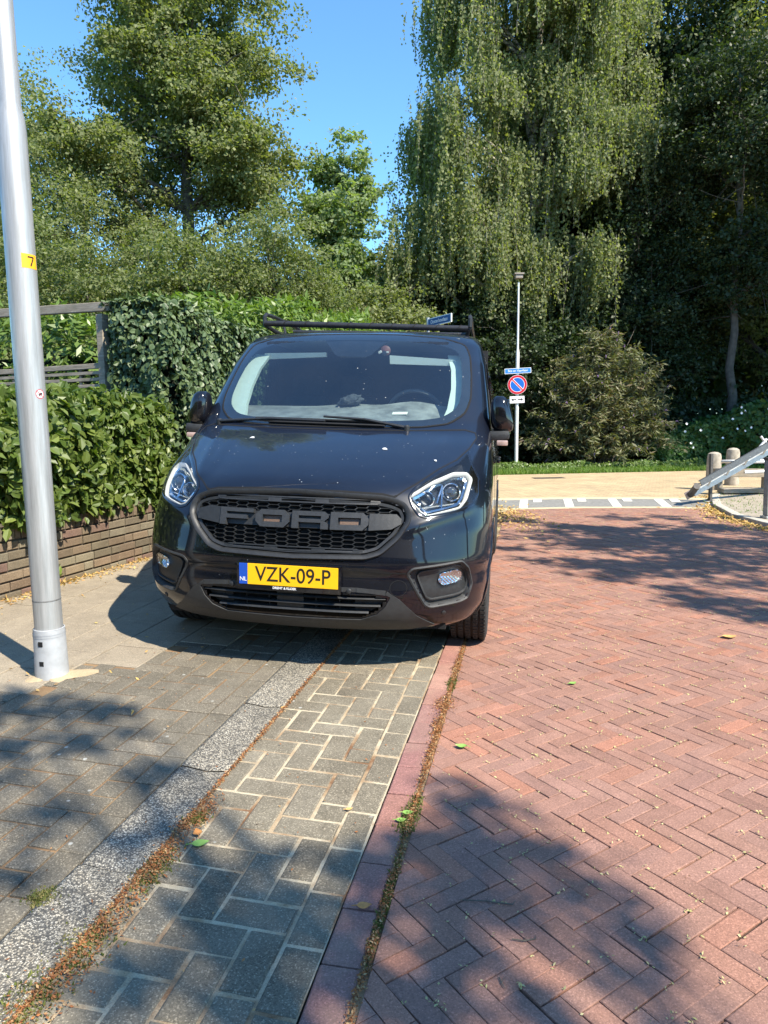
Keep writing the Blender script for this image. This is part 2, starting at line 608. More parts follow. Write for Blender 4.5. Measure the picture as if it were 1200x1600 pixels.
bricks('pavement_tiles', ti, M_tile, [(.265, .222, .165), (.260, .218, .162), (.272, .228, .168)], joint=.0026, bev=.003, seed=10, jit=.0005, clamp=(-3.6, -.91), th=.02, tl=.35, cv=.018)
# strip of paving that carries on beside the van
sheet('verge_soil', [(-9, -4), (-3.5, -4), (-3.2, 7), (-9, 7)], M_soil, -.01)

# cross road of yellow brick beyond the threshold
m, nt, b, o = newmat('yellow_brick')
tc = nt.nodes.new('ShaderNodeTexCoord')
mp = nt.nodes.new('ShaderNodeMapping'); mp.inputs['Rotation'].default_value = (0, 0, R(40))
nt.links.new(tc.outputs['Object'], mp.inputs[0])
bt = nt.nodes.new('ShaderNodeTexBrick')
nt.links.new(mp.outputs[0], bt.inputs['Vector'])
bt.inputs['Scale'].default_value = 1.0
bt.inputs['Brick Width'].default_value = .21; bt.inputs['Row Height'].default_value = .105
bt.inputs['Mortar Size'].default_value = .006; bt.inputs['Mortar Smooth'].default_value = .3
bt.inputs['Color1'].default_value = (.52, .385, .225, 1); bt.inputs['Color2'].default_value = (.36, .28, .17, 1)
bt.inputs['Mortar'].default_value = (.22, .16, .08, 1)
c = mixc(nt, 1.0, bt.outputs['Color'], ramp(nt, noise(nt, 1.2, 5), [(.3, .86), (.7, 1.1)]), 'MULTIPLY')
nt.links.new(c, b.inputs['Base Color']); b.inputs['Roughness'].default_value = .9
bump(nt, bt.outputs['Fac'], -.3, .004, b)
M_yel = m
def yel_z(x, y):
    return -.004
sheet('cross_road', [(-14, 11.2), (-2, 11.1), (1.3, 11.0), (3.3, 11.15), (5.4, 11.0), (5.9, 12.8), (7.2, 13.4), (20, 15.6), (22, 20.2), (8.5, 19.1), (3, 18.2), (-14, 15.6)], M_yel, 0, 1.0, world=True, zf=yel_z)

# threshold: dark pavers split by white strips between pale courses
M_wht = paver_mat('white_strip', .2, dust=(.55, .50, .40), spots=False)
def arc_y(x, base):
    return base - .07 * (x - 3.2) ** 2
tv, tf, wv, wf = MB(), None, MB(), None
def arc_piece(mb, x0, x1, y0, y1, z0, z1, sk=0.0):
    n = 4
    vs, fs = [], []
    for i in range(n + 1):
        x = x0 + (x1 - x0) * i / n
        vs += [(x, arc_y(x, y0), z0), (x + sk, arc_y(x + sk, y1), z1), (x, arc_y(x, y0), z0 - .04), (x + sk, arc_y(x + sk, y1), z1 - .04)]
    for i in range(n):
        a = i * 4
        fs += [(a, a + 4, a + 5, a + 1), (a + 2, a + 6, a + 4, a), (a + 1, a + 5, a + 7, a + 3)]
    fs += [(0, 1, 3, 2), (n * 4, n * 4 + 2, n * 4 + 3, n * 4 + 1)]
    mb.add(vs, fs)
pale, dark, white = MB(), MB(), MB()
arc_piece(pale, .6, 5.45, 10.86, 11.0, .004, .006)
arc_piece(pale, .6, 5.45, 11.95, 12.2, .03, .034)
x = .75
k = 0
while x < 5.3:
    arc_piece(dark, x, min(x + .60, 5.4), 11.005, 11.945, .005, .028, .20)
    if x + .60 < 5.3:
        arc_piece(white, x + .602, x + .738, 11.005, 11.945, .006, .03, .20)
    arc_piece(white, x + .22, x + .36, 11.62, 11.945, .027, .034, .07)
    x += .74
M_pale = simple('pale_course', (.50, .42, .27), .9, var=.12, scale=14, bmp=.3)
M_tdark = simple('threshold_paver', (.20, .195, .18), .9, var=.25, scale=24, bmp=.4)
M_twhite = simple('white_marking', (.66, .63, .55), .85, var=.1, scale=14, bmp=.2)
pale.build('threshold_course', M_pale, kind='structure')
dark.build('threshold', M_tdark, kind='structure')
white.build('threshold_marking', M_twhite, kind='structure')

# right-hand pavement with a kerb
M_conc = simple('old_concrete', (.30, .255, .195), .95, var=.2, scale=6, bmp=.5)
def rp_z(x, y):
    return .05
RP = [(4.78, -4), (4.78, 8.4), (4.80, 9.6), (5.1, 10.8), (5.7, 12.2), (6.6, 13.1), (14, 14.2), (14, -4)]
sheet('right_pavement', RP, M_conc, 0, .6, world=True, zf=rp_z)
kb = MB()
kp = RP[:6]
M_kerb = simple('kerb_concrete', (.40, .37, .31), .9, var=.2, scale=12, bmp=.4)
for a, c in zip(kp[:-1], kp[1:]):
    d = Vector((c[0] - a[0], c[1] - a[1], 0)); L = d.length; d.normalize()
    n = max(1, round(L / 1.0)); l = L / n
    for i in range(n):
        mid = Vector((a[0], a[1], 0)) + d * (l * (i + .5))
        M = Matrix.Rotation(math.atan2(d.y, d.x), 3, 'Z')
        kb.box((mid.x - d.y * -.0, mid.y, .008), (l - .008, .12, .10), M, bev=.012)
kb.build('kerb', M_kerb, kind='structure')

# grass edge across the far side of the cross road
def grass(name, poly_fn, n, h, mat, seed, zf=lambda x, y: 0.0):
    rg = np.random.default_rng(seed)
    P = poly_fn(rg, n)
    n = len(P)
    a = rg.random(n) * 2 * np.pi
    hh = h * rg.uniform(.4, 1.3, n); w = hh * .10 + .003
    lean = rg.normal(0, .45, (n, 2)) * hh[:, None]
    V = np.zeros((n, 4, 3))
    V[:, 0, 0] = P[:, 0] - np.cos(a) * w; V[:, 0, 1] = P[:, 1] - np.sin(a) * w
    V[:, 1, 0] = P[:, 0] + np.cos(a) * w; V[:, 1, 1] = P[:, 1] + np.sin(a) * w
    V[:, 2, 0] = P[:, 0] + np.cos(a) * w * .6 + lean[:, 0] * .5; V[:, 2, 1] = P[:, 1] + np.sin(a) * w * .6 + lean[:, 1] * .5
    V[:, 3, 0] = P[:, 0] + lean[:, 0]; V[:, 3, 1] = P[:, 1] + lean[:, 1]
    z = P[:, 2]
    V[:, 0, 2] = z; V[:, 1, 2] = z; V[:, 2, 2] = z + hh * .6; V[:, 3, 2] = z + hh
    F = np.arange(n * 4).reshape(n, 4)
    return mk(name, V.reshape(-1, 3), F, mat, None, False, None, 'stuff')
M_grass = leafmat('grass_blades', [(.09, .17, .03), (.16, .26, .05), (.12, .20, .04), (.22, .28, .07)], .35, .6, .3)
M_moss = leafmat('moss_blades', [(.10, .12, .03), (.16, .17, .05), (.07, .09, .03), (.30, .25, .11)], .2, .8, .1)
def strip_pts(rg, n):
    x = rg.uniform(-12, 14, n); t = rg.random(n)
    y = 18.35 + (x - 3.7) * .175 + t * 1.6
    return np.c_[x, y, np.full(n, -.02) + t * .05]
grass('grass_verge', strip_pts, 60000, .10, M_grass, 11)
sheet('verge', [(-14, 15.5), (3, 18.15), (8.5, 19.05), (22, 20.1), (30, 40), (-30, 40), (-30, 15)], simple('verge_soil', (.05, .05, .025), .95, var=.4, scale=3), 0, 4, world=True, zf=lambda x, y: -.012)

# ================================================================== THE VAN
YAW = R(10.0); VROLL = R(1.8)
HT = np.array([
(.21,.15,.88,.50,2.5),(.25,.07,.925,.55,2.6),(.33,.02,.965,.60,2.6),(.44,.006,.985,.62,2.6),(.53,.014,.985,.625,2.6),(.555,.000,.99,.63,2.6),(.60,-.002,.990,.64,2.6),
(.75,.03,.990,.68,2.6),(.86,.06,.988,.72,2.5),(.94,.10,.985,.74,2.4),(1.00,.16,.980,.74,2.35),(1.06,.27,.975,.68,2.3),
(1.12,.41,.967,.58,2.3),(1.18,.57,.962,.46,2.3),(1.24,.75,.957,.38,2.3),(1.30,.86,.946,.33,2.4),(1.50,1.08,.915,.29,2.5),
(1.70,1.29,.882,.27,2.6),(1.84,1.46,.850,.27,2.7),(1.90,1.56,.815,.28,2.7),(1.94,1.70,.75,.33,2.7),(1.965,2.1,.60,.5,2.7)])
# smooth the profile a little so the panels flow
ZS = np.linspace(.21, 1.965, 352)
HS = np.stack([np.interp(ZS, HT[:, 0], HT[:, k]) for k in range(1, 5)], 1)
kern = np.hanning(15); kern /= kern.sum()
def smooth1(a):
    p = np.r_[2 * a[0] - a[7:0:-1], a, 2 * a[-1] - a[-2:-9:-1]]
    return np.convolve(p, kern, 'valid')
HS = np.stack([smooth1(HS[:, k]) for k in range(4)], 1)
def prm(z):
    return [np.interp(z, ZS, HS[:, k]) for k in range(4)]
def taper(y):
    return 1 - .03 * np.clip((y - 1.5) / 3.5, 0, 1)
def sstep(v, a, b):
    t = np.clip((v - a) / (b - a), 0, 1)
    return t * t * (3 - 2 * t)
def relief(x, z):
    """pressed character lines: brow under the lamps, bonnet creases"""
    ax = np.abs(x)
    zl = .765 + .10 * (ax - .55) / .35
    r = .013 * np.exp(-((z - zl) / .032) ** 2) * sstep(ax, .52, .64) * (1 - sstep(ax, .86, .93))
    xc = .60 + .10 * (z - .96) / .28
    r = r + .010 * np.exp(-((ax - xc) / .035) ** 2) * sstep(z, .955, 1.0) * (1 - sstep(z, 1.18, 1.24))
    r = r + .008 * sstep(ax, .20, .50) * (1 - sstep(ax, .5, .58)) * sstep(z, .96, 1.02) * (1 - sstep(z, 1.16, 1.24)) * -1
    return r
def front(x, z):
    yf, w, D, n = prm(z)
    a = np.clip(np.abs(x) / w, 0, .9999)
    return yf + D * (1 - (1 - a ** n) ** (1 / n)) - relief(x, z)
def sidex(y, z):
    yf, w, D, n = prm(z)
    t = np.clip((D - (y - yf)) / D, 0, 1)
    return w * (1 - t ** n) ** (1 / n) * taper(y)
def FP(x, z, off=0.0):
    y = float(front(x, z)); h = .004
    fx = (float(front(x + h, z)) - float(front(x - h, z))) / (2 * h)
    fz = (float(front(x, z + h)) - float(front(x, z - h))) / (2 * h)
    n = Vector((fx, -1, fz)).normalized()
    return Vector((x, y, z)) + n * off, n
def SP(y, z, side=1, off=0.0):
    x = float(sidex(y, z)); h = .004
    gy = (float(sidex(y + h, z)) - float(sidex(y - h, z))) / (2 * h)
    g2 = (float(sidex(y, z + h)) - float(sidex(y, z - h))) / (2 * h)
    n = Vector((1, -gy, -g2)).normalized()
    p = Vector((x, y, z)) + n * off
    if side < 0:
        p.x = -p.x; n.x = -n.x
    return p, n
def inpoly(px, py, poly):
    px = np.asarray(px); py = np.asarray(py)
    r = np.zeros(px.shape, bool)
    n = len(poly)
    for i in range(n):
        x0, y0 = poly[i]; x1, y1 = poly[(i + 1) % n]
        if y0 == y1:
            continue
        c = ((y0 > py) != (y1 > py)) & (px < (x1 - x0) * (py - y0) / (y1 - y0) + x0)
        r ^= c
    return r
def mirror(half):
    """half outline given from centre bottom/top along +x; close it with its mirror image"""
    return list(half) + [(-x, z) for x, z in reversed(half) if abs(x) > 1e-6]
def flip(poly):
    return [(-x, z) for x, z in reversed(poly)]
def ccw(poly):
    a = sum(poly[i][0] * poly[(i + 1) % len(poly)][1] - poly[(i + 1) % len(poly)][0] * poly[i][1] for i in range(len(poly)))
    return poly if a > 0 else poly[::-1]
def inset(poly, d):
    poly = ccw(poly); n = len(poly); out = []
    for i in range(n):
        p0, p1, p2 = (Vector(poly[(i + k) % n]) for k in (-1, 0, 1))
        a = (p1 - p0).normalized(); b = (p2 - p1).normalized()
        n1 = Vector((-a.y, a.x)); n2 = Vector((-b.y, b.x))
        m = (n1 + n2)
        m = m / max(.35, m.dot(n1)) if m.length > 1e-6 else n1
        out.append(tuple(p1 + m * d))
    return out
def rounded(poly, r, k=4):
    out = []; n = len(poly)
    for i in range(n):
        p0, p1, p2 = (Vector(poly[(i + j) % n]) for j in (-1, 0, 1))
        a = p0 - p1; b = p2 - p1
        ra = min(r, a.length * .45, b.length * .45)
        A = p1 + a.normalized() * ra; B = p1 + b.normalized() * ra
        for j in range(k + 1):
            t = j / k
            out.append(tuple(A * (1 - t) ** 2 + p1 * 2 * t * (1 - t) + B * t * t))
    return out
def resample(pts, step, closed):
    pts = [Vector(p) for p in pts]
    if closed:
        pts = pts + [pts[0]]
    out = []
    for a, b in zip(pts[:-1], pts[1:]):
        n = max(1, int(math.ceil((b - a).length / step)))
        for i in range(n):
            out.append(tuple(a.lerp(b, i / n)))
    if not closed:
        out.append(tuple(pts[-1]))
    return out
def panel(name, poly, off, thick, mat, parent, step=.03, side=0, smooth=True, bulge=None, mapf=None):
    """a curved panel cut to an outline and laid on the body: side 0 front (x,z), +-1 flank (y,z)"""
    poly = ccw(poly)
    bm = bmesh.new()
    bm.faces.new([bm.verts.new((p[0], p[1], 0)) for p in poly])
    for ax in (0, 1):
        lo = min(p[ax] for p in poly); hi = max(p[ax] for p in poly)
        k = math.ceil(lo / step) * step + 1e-4
        while k < hi:
            co = [0, 0, 0]; no = [0, 0, 0]; co[ax] = k; no[ax] = 1
            bmesh.ops.bisect_plane(bm, geom=bm.verts[:] + bm.edges[:] + bm.faces[:], dist=1e-5, plane_co=co, plane_no=no)
            k += step
    def mp(u, v, o):
        if mapf:
            return mapf(u, v, o)
        return FP(u, v, o)[0] if side == 0 else SP(u, v, side, o)[0]
    top = bm.verts[:]
    uv = {v: (v.co.x, v.co.y) for v in top}
    bnd = [e for e in bm.edges if e.is_boundary]
    if thick:
        r = bmesh.ops.extrude_edge_only(bm, edges=bnd)
        new = [g for g in r['geom'] if isinstance(g, bmesh.types.BMVert)]
        for v in new:
            v.co = mp(v.co.x, v.co.y, off - thick)
    for v in top:
        u, w = uv[v]
        v.co = mp(u, w, off + (bulge(u, w) if bulge else 0))
    bmesh.ops.recalc_face_normals(bm, faces=bm.faces[:])
    o = from_bm(name, bm, mat, parent, False)
    if smooth:
        sharp(o, 40)
    return o
def sweep(name, poly, prof, mat, parent, closed=True, step=.02, side=0, off=0.0, mb=None, pts3=None):
    """sweep a cross-section (b across, n out) along an outline on the body"""
    if pts3 is None:
        pl = resample(poly, step, closed)
        PN = [(FP(u, v, off) if side == 0 else SP(u, v, side, off)) for u, v in pl]
    else:
        PN = pts3
    n = len(PN); k = len(prof)
    vs, fs = [], []
    for i, (p, nn) in enumerate(PN):
        a = PN[(i - 1) % n][0] if (closed or i > 0) else PN[0][0]
        c = PN[(i + 1) % n][0] if (closed or i < n - 1) else PN[-1][0]
        t = (c - a).normalized()
        bb = nn.cross(t).normalized()
        for (x, y) in prof:
            vs.append(p + bb * x + nn * y)
    m = n if closed else n - 1
    for i in range(m):
        for j in range(k):
            a, b2 = i * k + j, i * k + (j + 1) % k
            c, d = ((i + 1) % n) * k + (j + 1) % k, ((i + 1) % n) * k + j
            fs.append((a, b2, c, d))
    if not closed:
        fs.append(tuple(range(k))); fs.append(tuple((n - 1) * k + j for j in range(k))[::-1])
    if mb is not None:
        mb.add(vs, fs)
        return None
    bm = bmesh.new()
    bv = [bm.verts.new(v) for v in vs]
    for f in fs:
        bm.faces.new([bv[i] for i in f])
    bmesh.ops.recalc_face_normals(bm, faces=bm.faces[:])
    o = from_bm(name, bm, mat, parent, False)
    sharp(o, 50)
    return o
def rprof(w, h, low=-.01, c=.3):
    """rounded bar section: width w, height h above the surface"""
    return [(-w / 2, low), (-w / 2, h * (1 - c)), (-w / 2 + w * c * .5, h), (w / 2 - w * c * .5, h), (w / 2, h * (1 - c)), (w / 2, low)]

# --- van materials
m, nt, b, o = newmat('van_paint')
nz = noise(nt, 5, 6, .65, dist=.4)
f1 = noise(nt, 60, 4, .7)
base = mixc(nt, ramp(nt, nz, [(.45, 0.0), (.8, .08)]), (.0018, .0026, .0060), (.045, .048, .055))
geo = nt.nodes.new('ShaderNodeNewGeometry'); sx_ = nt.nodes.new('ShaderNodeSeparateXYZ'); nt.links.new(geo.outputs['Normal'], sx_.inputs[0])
base = mixc(nt, ramp(nt, sx_.outputs[2], [(.35, 0.0), (.95, .22)]), base, (.030, .045, .085))  # dust on upward faces, with the blue sky sheen put into its colour
tc = nt.nodes.new('ShaderNodeTexCoord')
vv = nt.nodes.new('ShaderNodeTexVoronoi'); vv.inputs['Scale'].default_value = 26
nt.links.new(tc.outputs['Object'], vv.inputs['Vector'])
sp = ramp(nt, vv.outputs['Distance'], [(.05, .9), (.095, 0.0)])
sp = mixc(nt, 1.0, sp, ramp(nt, noise(nt, 3.7, 3), [(.47, 0.0), (.56, 1.0)]), 'MULTIPLY')
mp = nt.nodes.new('ShaderNodeMapping'); mp.inputs['Scale'].default_value = (38, 6, 6); mp.inputs['Rotation'].default_value = (.2, .9, .6)
nt.links.new(tc.outputs['Object'], mp.inputs[0])
ns = nt.nodes.new('ShaderNodeTexNoise'); ns.inputs['Scale'].default_value = 1.6; ns.inputs['Detail'].default_value = 6; ns.inputs['Roughness'].default_value = .75
nt.links.new(mp.outputs[0], ns.inputs['Vector'])
scr = ramp(nt, ns.outputs['Fac'], [(.675, 0.0), (.72, .5)])
base = mixc(nt, sp, base, (.26, .27, .27))
base = mixc(nt, scr, base, (.26, .28, .31))
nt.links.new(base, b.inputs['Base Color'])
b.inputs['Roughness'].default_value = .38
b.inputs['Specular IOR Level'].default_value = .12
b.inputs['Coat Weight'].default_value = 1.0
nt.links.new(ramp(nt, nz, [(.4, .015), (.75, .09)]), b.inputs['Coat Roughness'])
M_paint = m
M_gloss = simple('gloss_black', (.006, .006, .008), .12, var=.2, coat=.6)
M_plastic = simple('grey_plastic', (.026, .027, .028), .55, var=.25, scale=40, bmp=.25, bscale=500)
M_grille = simple('grille_plastic', (.018, .019, .020), .48, var=.25, scale=50, bmp=.15, bscale=400)
M_black = simple('dark_recess', (.004, .004, .0045), .8, var=.2)
M_seam = simple('seam_shadow', (.0015, .0015, .002), .9, var=.1)
M_rubber = simple('tyre_rubber', (.022, .021, .020), .85, var=.3, scale=30, bmp=.3)
M_frit = simple('glass_border', (.012, .013, .015), .25, var=.3, scale=20)
M_visor = simple('pale_visor', (.85, .90, .80), .8, var=.03)
M_trim = simple('pale_pillar_trim', (.52, .60, .50), .8, var=.05)
M_dash = simple('dashboard_plastic', (.20, .21, .19), .8, var=.45, scale=9, bmp=.3)
M_seat = simple('dark_interior', (.012, .014, .018), .9, var=.3)
M_steel = simple('alloy_metal', (.35, .35, .36), .35, 1.0, var=.1)
M_chrome = simple('chrome', (.75, .77, .80), .12, 1.0, var=.04)
M_drl = simple('light_guide_white', (.66, .65, .60), .3, var=.02)
M_drl.node_tree.nodes['Principled BSDF'].inputs['Emission Color'].default_value = (1, .97, .86, 1)
M_drl.node_tree.nodes['Principled BSDF'].inputs['Emission Strength'].default_value = .08
def glassmat(name, tint, refl_rough=.02, fac=1.0, dirt=.0):
    m, nt, b, o = newmat(name)
    nt.nodes.remove(b)
    tr = nt.nodes.new('ShaderNodeBsdfTransparent'); tr.inputs[0].default_value = (*tint, 1)
    gl = nt.nodes.new('ShaderNodeBsdfGlossy'); gl.inputs['Roughness'].default_value = refl_rough
    fr = nt.nodes.new('ShaderNodeFresnel'); fr.inputs[0].default_value = 1.52
    mt = nt.nodes.new('ShaderNodeMath'); mt.operation = 'MULTIPLY'; mt.inputs[1].default_value = fac
    nt.links.new(fr.outputs[0], mt.inputs[0])
    m9 = nt.nodes.new('ShaderNodeMath'); m9.operation = 'MINIMUM'; m9.inputs[1].default_value = .42
    nt.links.new(mt.outputs[0], m9.inputs[0]); mt = m9
    mx = nt.nodes.new('ShaderNodeMixShader')
    nt.links.new(mt.outputs[0], mx.inputs[0]); nt.links.new(tr.outputs[0], mx.inputs[1]); nt.links.new(gl.outputs[0], mx.inputs[2])
    out = mx.outputs[0]
    if dirt:
        df = nt.nodes.new('ShaderNodeBsdfDiffuse'); df.inputs[0].default_value = (.5, .5, .47, 1)
        tc = nt.nodes.new('ShaderNodeTexCoord')
        v = nt.nodes.new('ShaderNodeTexVoronoi'); v.inputs['Scale'].default_value = 22
        nt.links.new(tc.outputs['Object'], v.inputs['Vector'])
        s1 = ramp(nt, v.outputs['Distance'], [(.05, .9), (.09, 0.0)])
        s2 = mixc(nt, 1.0, s1, ramp(nt, noise(nt, 4.1, 3), [(.52, 0.0), (.62, 1.0)]), 'MULTIPLY')
        s3 = mixc(nt, 1.0, s2, ramp(nt, noise(nt, 3, 5), [(.3, dirt * .5), (.8, dirt * 1.5)]), 'ADD')
        m2 = nt.nodes.new('ShaderNodeMixShader')
        nt.links.new(s3, m2.inputs[0]); nt.links.new(out, m2.inputs[1]); nt.links.new(df.outputs[0], m2.inputs[2])
        out = m2.outputs[0]
    nt.links.new(out, o.inputs[0])
    return m
M_glass = glassmat('windscreen_glass', (.80, .90, .92), .01, 2.6, .010)
M_sglass = glassmat('side_glass', (.30, .38, .37), .01, 1.0, .0)
M_lens = glassmat('lamp_lens', (.93, .95, .96), .01, 1.0, .01)

van = thing('parked_van', 'black panel van with a yellow plate and roof rack parked half on the pavement', 'van')
Mv = Matrix.Translation((-.495, 3.54, 0)) @ Matrix.Rotation(-YAW, 4, 'Z') @ Matrix.Translation((.9, 0, 0)) @ Matrix.Rotation(VROLL, 4, 'Y') @ Matrix.Translation((-.9, 0, 0))
van.matrix_world = Mv

# --- outlines, front view (x, z), measured on the van
GLASS = rounded(mirror([(0, 1.262), (.30, 1.264), (.55, 1.272), (.70, 1.295), (.79, 1.36), (.815, 1.45), (.805, 1.6), (.785, 1.74), (.745, 1.825), (.60, 1.868), (.30, 1.893), (0, 1.900)]), .03, 2)
GVIS = rounded(mirror([(0, 1.300), (.30, 1.303), (.55, 1.315), (.66, 1.335), (.735, 1.39), (.755, 1.46), (.748, 1.6), (.728, 1.73), (.69, 1.785), (.56, 1.825), (.30, 1.845), (0, 1.852)]), .03, 2)
GRILLE = rounded(mirror([(0, .618), (.38, .628), (.45, .650), (.53, .724), (.577, .800), (.578, .835), (.555, .880), (.50, .903), (.44, .915), (0, .934)]), .02, 3)
HEAD = rounded([(.565, .927), (.59, .968), (.703, 1.046), (.78, 1.088), (.838, 1.150), (.862, 1.09), (.893, 1.035), (.915, .995), (.917, .915), (.89, .868), (.807, .838), (.665, .816), (.625, .829), (.585, .881)], .012, 2)
DRL = [(.572, .931), (.682, 1.003), (.775, 1.042), (.845, 1.040), (.880, 1.005), (.862, .905), (.830, .864), (.672, .829), (.640, .842), (.578, .905)]
FOG = rounded([(.584, .542), (.612, .574), (.851, .600), (.885, .560), (.905, .465), (.885, .392), (.850, .378), (.702, .362), (.675, .376)], .014, 3)
LOWER = [(0, .482), (.34, .468), (.48, .459), (.555, .41), (.64, .32), (.72, .262), (.60, .236), (0, .224)]
LGR = rounded(mirror([(0, .298), (.36, .303), (.43, .335), (.475, .375), (.50, .425), (.40, .440), (0, .452)]), .012, 2)
DOORWIN = [(1.32, 1.235), (2.20, 1.22), (2.20, 1.76), (1.72, 1.775), (1.52, 1.62)]
ARCH_Y = (.885, 3.82); ARCH_R = .395

# --- body shell
def shell():
    nz_, nf, ns_ = 176, 150, 120
    zs = np.linspace(.21, 1.965, nz_)
    rows = []
    for z in zs:
        yf, w, D, n = prm(z)
        ph = np.linspace(0, np.pi / 2, nf // 2 + 1)
        x = w * np.sin(ph) ** (2 / n); y = yf + D * (1 - np.cos(ph) ** (2 / n))
        x = x * taper(y)
        y = y - relief(x, z)
        ys = np.linspace(yf + D, 4.90, ns_ + 1)[1:]
        xs = w * taper(ys)
        rx = np.array([w * taper(4.95) * (1 - .03), w * .93, w * .6, 0]) ; ry = np.array([4.94, 4.965, 4.97, 4.975])
        hx = np.r_[x, xs, rx]; hy = np.r_[y, ys, ry]
        # shallow style lines
        X = np.r_[-hx[::-1], hx[1:]]; Y = np.r_[hy[::-1], hy[1:]]
        rows.append(np.c_[X, Y, np.full(len(X), z)])
    V = np.array(rows)
    k = V.shape[1]
    ii = np.arange(nz_ - 1)[:, None] * k + np.arange(k - 1)[None]
    Fq = np.stack([ii, ii + 1, ii + k + 1, ii + k], -1).reshape(-1, 4)
    Vf = V.reshape(-1, 3)
    # style: hollow below the grille line, bonnet bulge
    cx, cy, cz = Vf[:, 0], Vf[:, 1], Vf[:, 2]
    C_ = Vf[Fq].mean(1)
    x, y, z = C_.T
    fr = y < front(x, z) + .02
    kill = fr & inpoly(x, z, inset(GLASS, .014))
    kill |= fr & inpoly(x, z, inset(GRILLE, .008))
    for pl in (HEAD, FOG):
        for q in (pl, flip(pl)):
            kill |= (y < 1.0) & (np.sign(x) == np.sign(q[0][0])) & inpoly(x, z, inset(q, .010)) & (y < front(x, z) + .02)
    kill |= fr & inpoly(x, z, inset(LGR, .008))
    kill |= (np.abs(x) > .6) & inpoly(y, z, inset(DOORWIN, .012)) & (y > 1.2)
    for ay in ARCH_Y:
        kill |= ((y - ay) ** 2 + (z - .34) ** 2 < ARCH_R ** 2) & (np.abs(x) > .62)
    Fq = Fq[~kill]
    # roof cap: concentric shrink of the last row
    last = V[-1]
    cen = np.array([0, 3.0, 0])
    caps = [last]
    for t, dz in ((.8, .012), (.5, .020), (.2, .024), (.0, .025)):
        r = (last - cen) * [t, t, 1] + cen; r[:, 2] = 1.965 + dz
        caps.append(r)
    b0 = len(Vf)
    Vall = np.vstack([Vf] + caps[1:])
    base = (nz_ - 1) * k
    idx = [np.arange(k) + base] + [np.arange(k) + b0 + i * k for i in range(4)]
    Fc = np.concatenate([np.stack([idx[i][:-1], idx[i][1:], idx[i + 1][1:], idx[i + 1][:-1]], -1) for i in range(4)])
    return Vall, np.vstack([Fq, Fc])
Vb, Fb = shell()
body = mk('body', Vb, Fb.astype(np.int32), M_paint, van, True)
bm = bmesh.new(); bm.from_mesh(body.data)
bmesh.ops.remove_doubles(bm, verts=bm.verts[:], dist=1e-4)
bmesh.ops.recalc_face_normals(bm, faces=bm.faces[:])
bm.to_mesh(body.data); bm.free()

# underside, wheel wells and inner floor keep daylight out
fl = MB()
fl.box((0, 2.75, .24), (1.24, 4.3, .06))
fl.box((0, .40, .245), (1.55, .30, .05)); fl.box((0, 2.40, .25), (1.86, 2.05, .06)); fl.box((0, 4.6, .3), (1.84, .60, .06))
for ay in ARCH_Y:
    for sx in (-1, 1):
        vs, fs = [], []
        n = 20
        for i in range(n + 1):
            a = math.pi * i / n
            for xx in (.60, .955):
                vs.append((sx * xx, ay + math.cos(a) * .405, .34 + math.sin(a) * .405))
        fs = [(2 * i, 2 * i + 1, 2 * i + 3, 2 * i + 2) for i in range(n)]
        vs += [(sx * .60, ay, .34)]
        fs += [(2 * i, 2 * i + 2, len(vs) - 1) for i in range(n)]
        # skirts down to the sill
        k0 = len(vs)
        for yy in (ay - .405, ay + .405):
            xo_ = .78 if yy < ay else .955
            vs += [(sx * .60, yy, .34), (sx * xo_, yy, .34), (sx * xo_, yy, .22), (sx * .60, yy, .22)]
        fs += [(k0, k0 + 1, k0 + 2, k0 + 3), (k0 + 4, k0 + 5, k0 + 6, k0 + 7)]
        fl.add(vs, fs)
fl.build('underbody', M_black, van)

# wheel-arch lips
for ay in ARCH_Y:
    for sx in (-1, 1):
        lip = MB()
        pts = []
        for i in range(29):
            a = math.pi * (-.06 + 1.12 * i / 28)
            y_ = ay + math.cos(a) * .392; z_ = max(.225, .34 + math.sin(a) * .392)
            p, n = SP(y_, z_, sx, .002)
            pts.append((p, n))
        sweep(None, None, rprof(.022, .006, -.03), None, None, closed=False, pts3=pts, mb=lip)
        lip.build('wheel_arch_lip', M_paint, van, True)

# --- glazing
g = panel('windscreen', GLASS, .0035, .004, M_glass, van, .06)
# border: strip between outline and visible edge
go = resample(GLASS, .03, True)
def ringpanel(name, outer, inner, off, mat, parent, K=3):
    no_ = len(outer)
    # match inner by arc parameter
    def arc(p):
        d = [0]
        for i in range(len(p)):
            d.append(d[-1] + (Vector(p[(i + 1) % len(p)]) - Vector(p[i])).length)
        return np.array(d) / d[-1]
    def at(p, d, t):
        q = np.array(list(p) + [p[0]])
        return np.interp(t, d, q[:, 0]), np.interp(t, d, q[:, 1])
    d1, d2 = arc(outer), arc(inner)
    n = 240
    vs, fs = [], []
    for i in range(n):
        t = i / n
        a = at(outer, d1, t); c = at(inner, d2, t)
        for j in range(K + 1):
            u = j / K
            x = a[0] * (1 - u) + c[0] * u; z = a[1] * (1 - u) + c[1] * u
            vs.append(FP(x, z, off)[0])
    for i in range(n):
        for j in range(K):
            a = i * (K + 1) + j; c = ((i + 1) % n) * (K + 1) + j
            fs.append((a, a + 1, c + 1, c))
    return mk(name, vs, fs, mat, parent, True)
ringpanel('windscreen_border', GLASS, GVIS, .0012, M_frit, g)
panel('sensor_cover', [(-.235, 1.870), (-.115, 1.745), (-.09, 1.732), (.10, 1.728), (.13, 1.742), (.235, 1.868)], -.004, .002, M_frit, g, .05)
sweep('windscreen_seal', GLASS, rprof(.012, .005, -.008), M_seam, g, True)
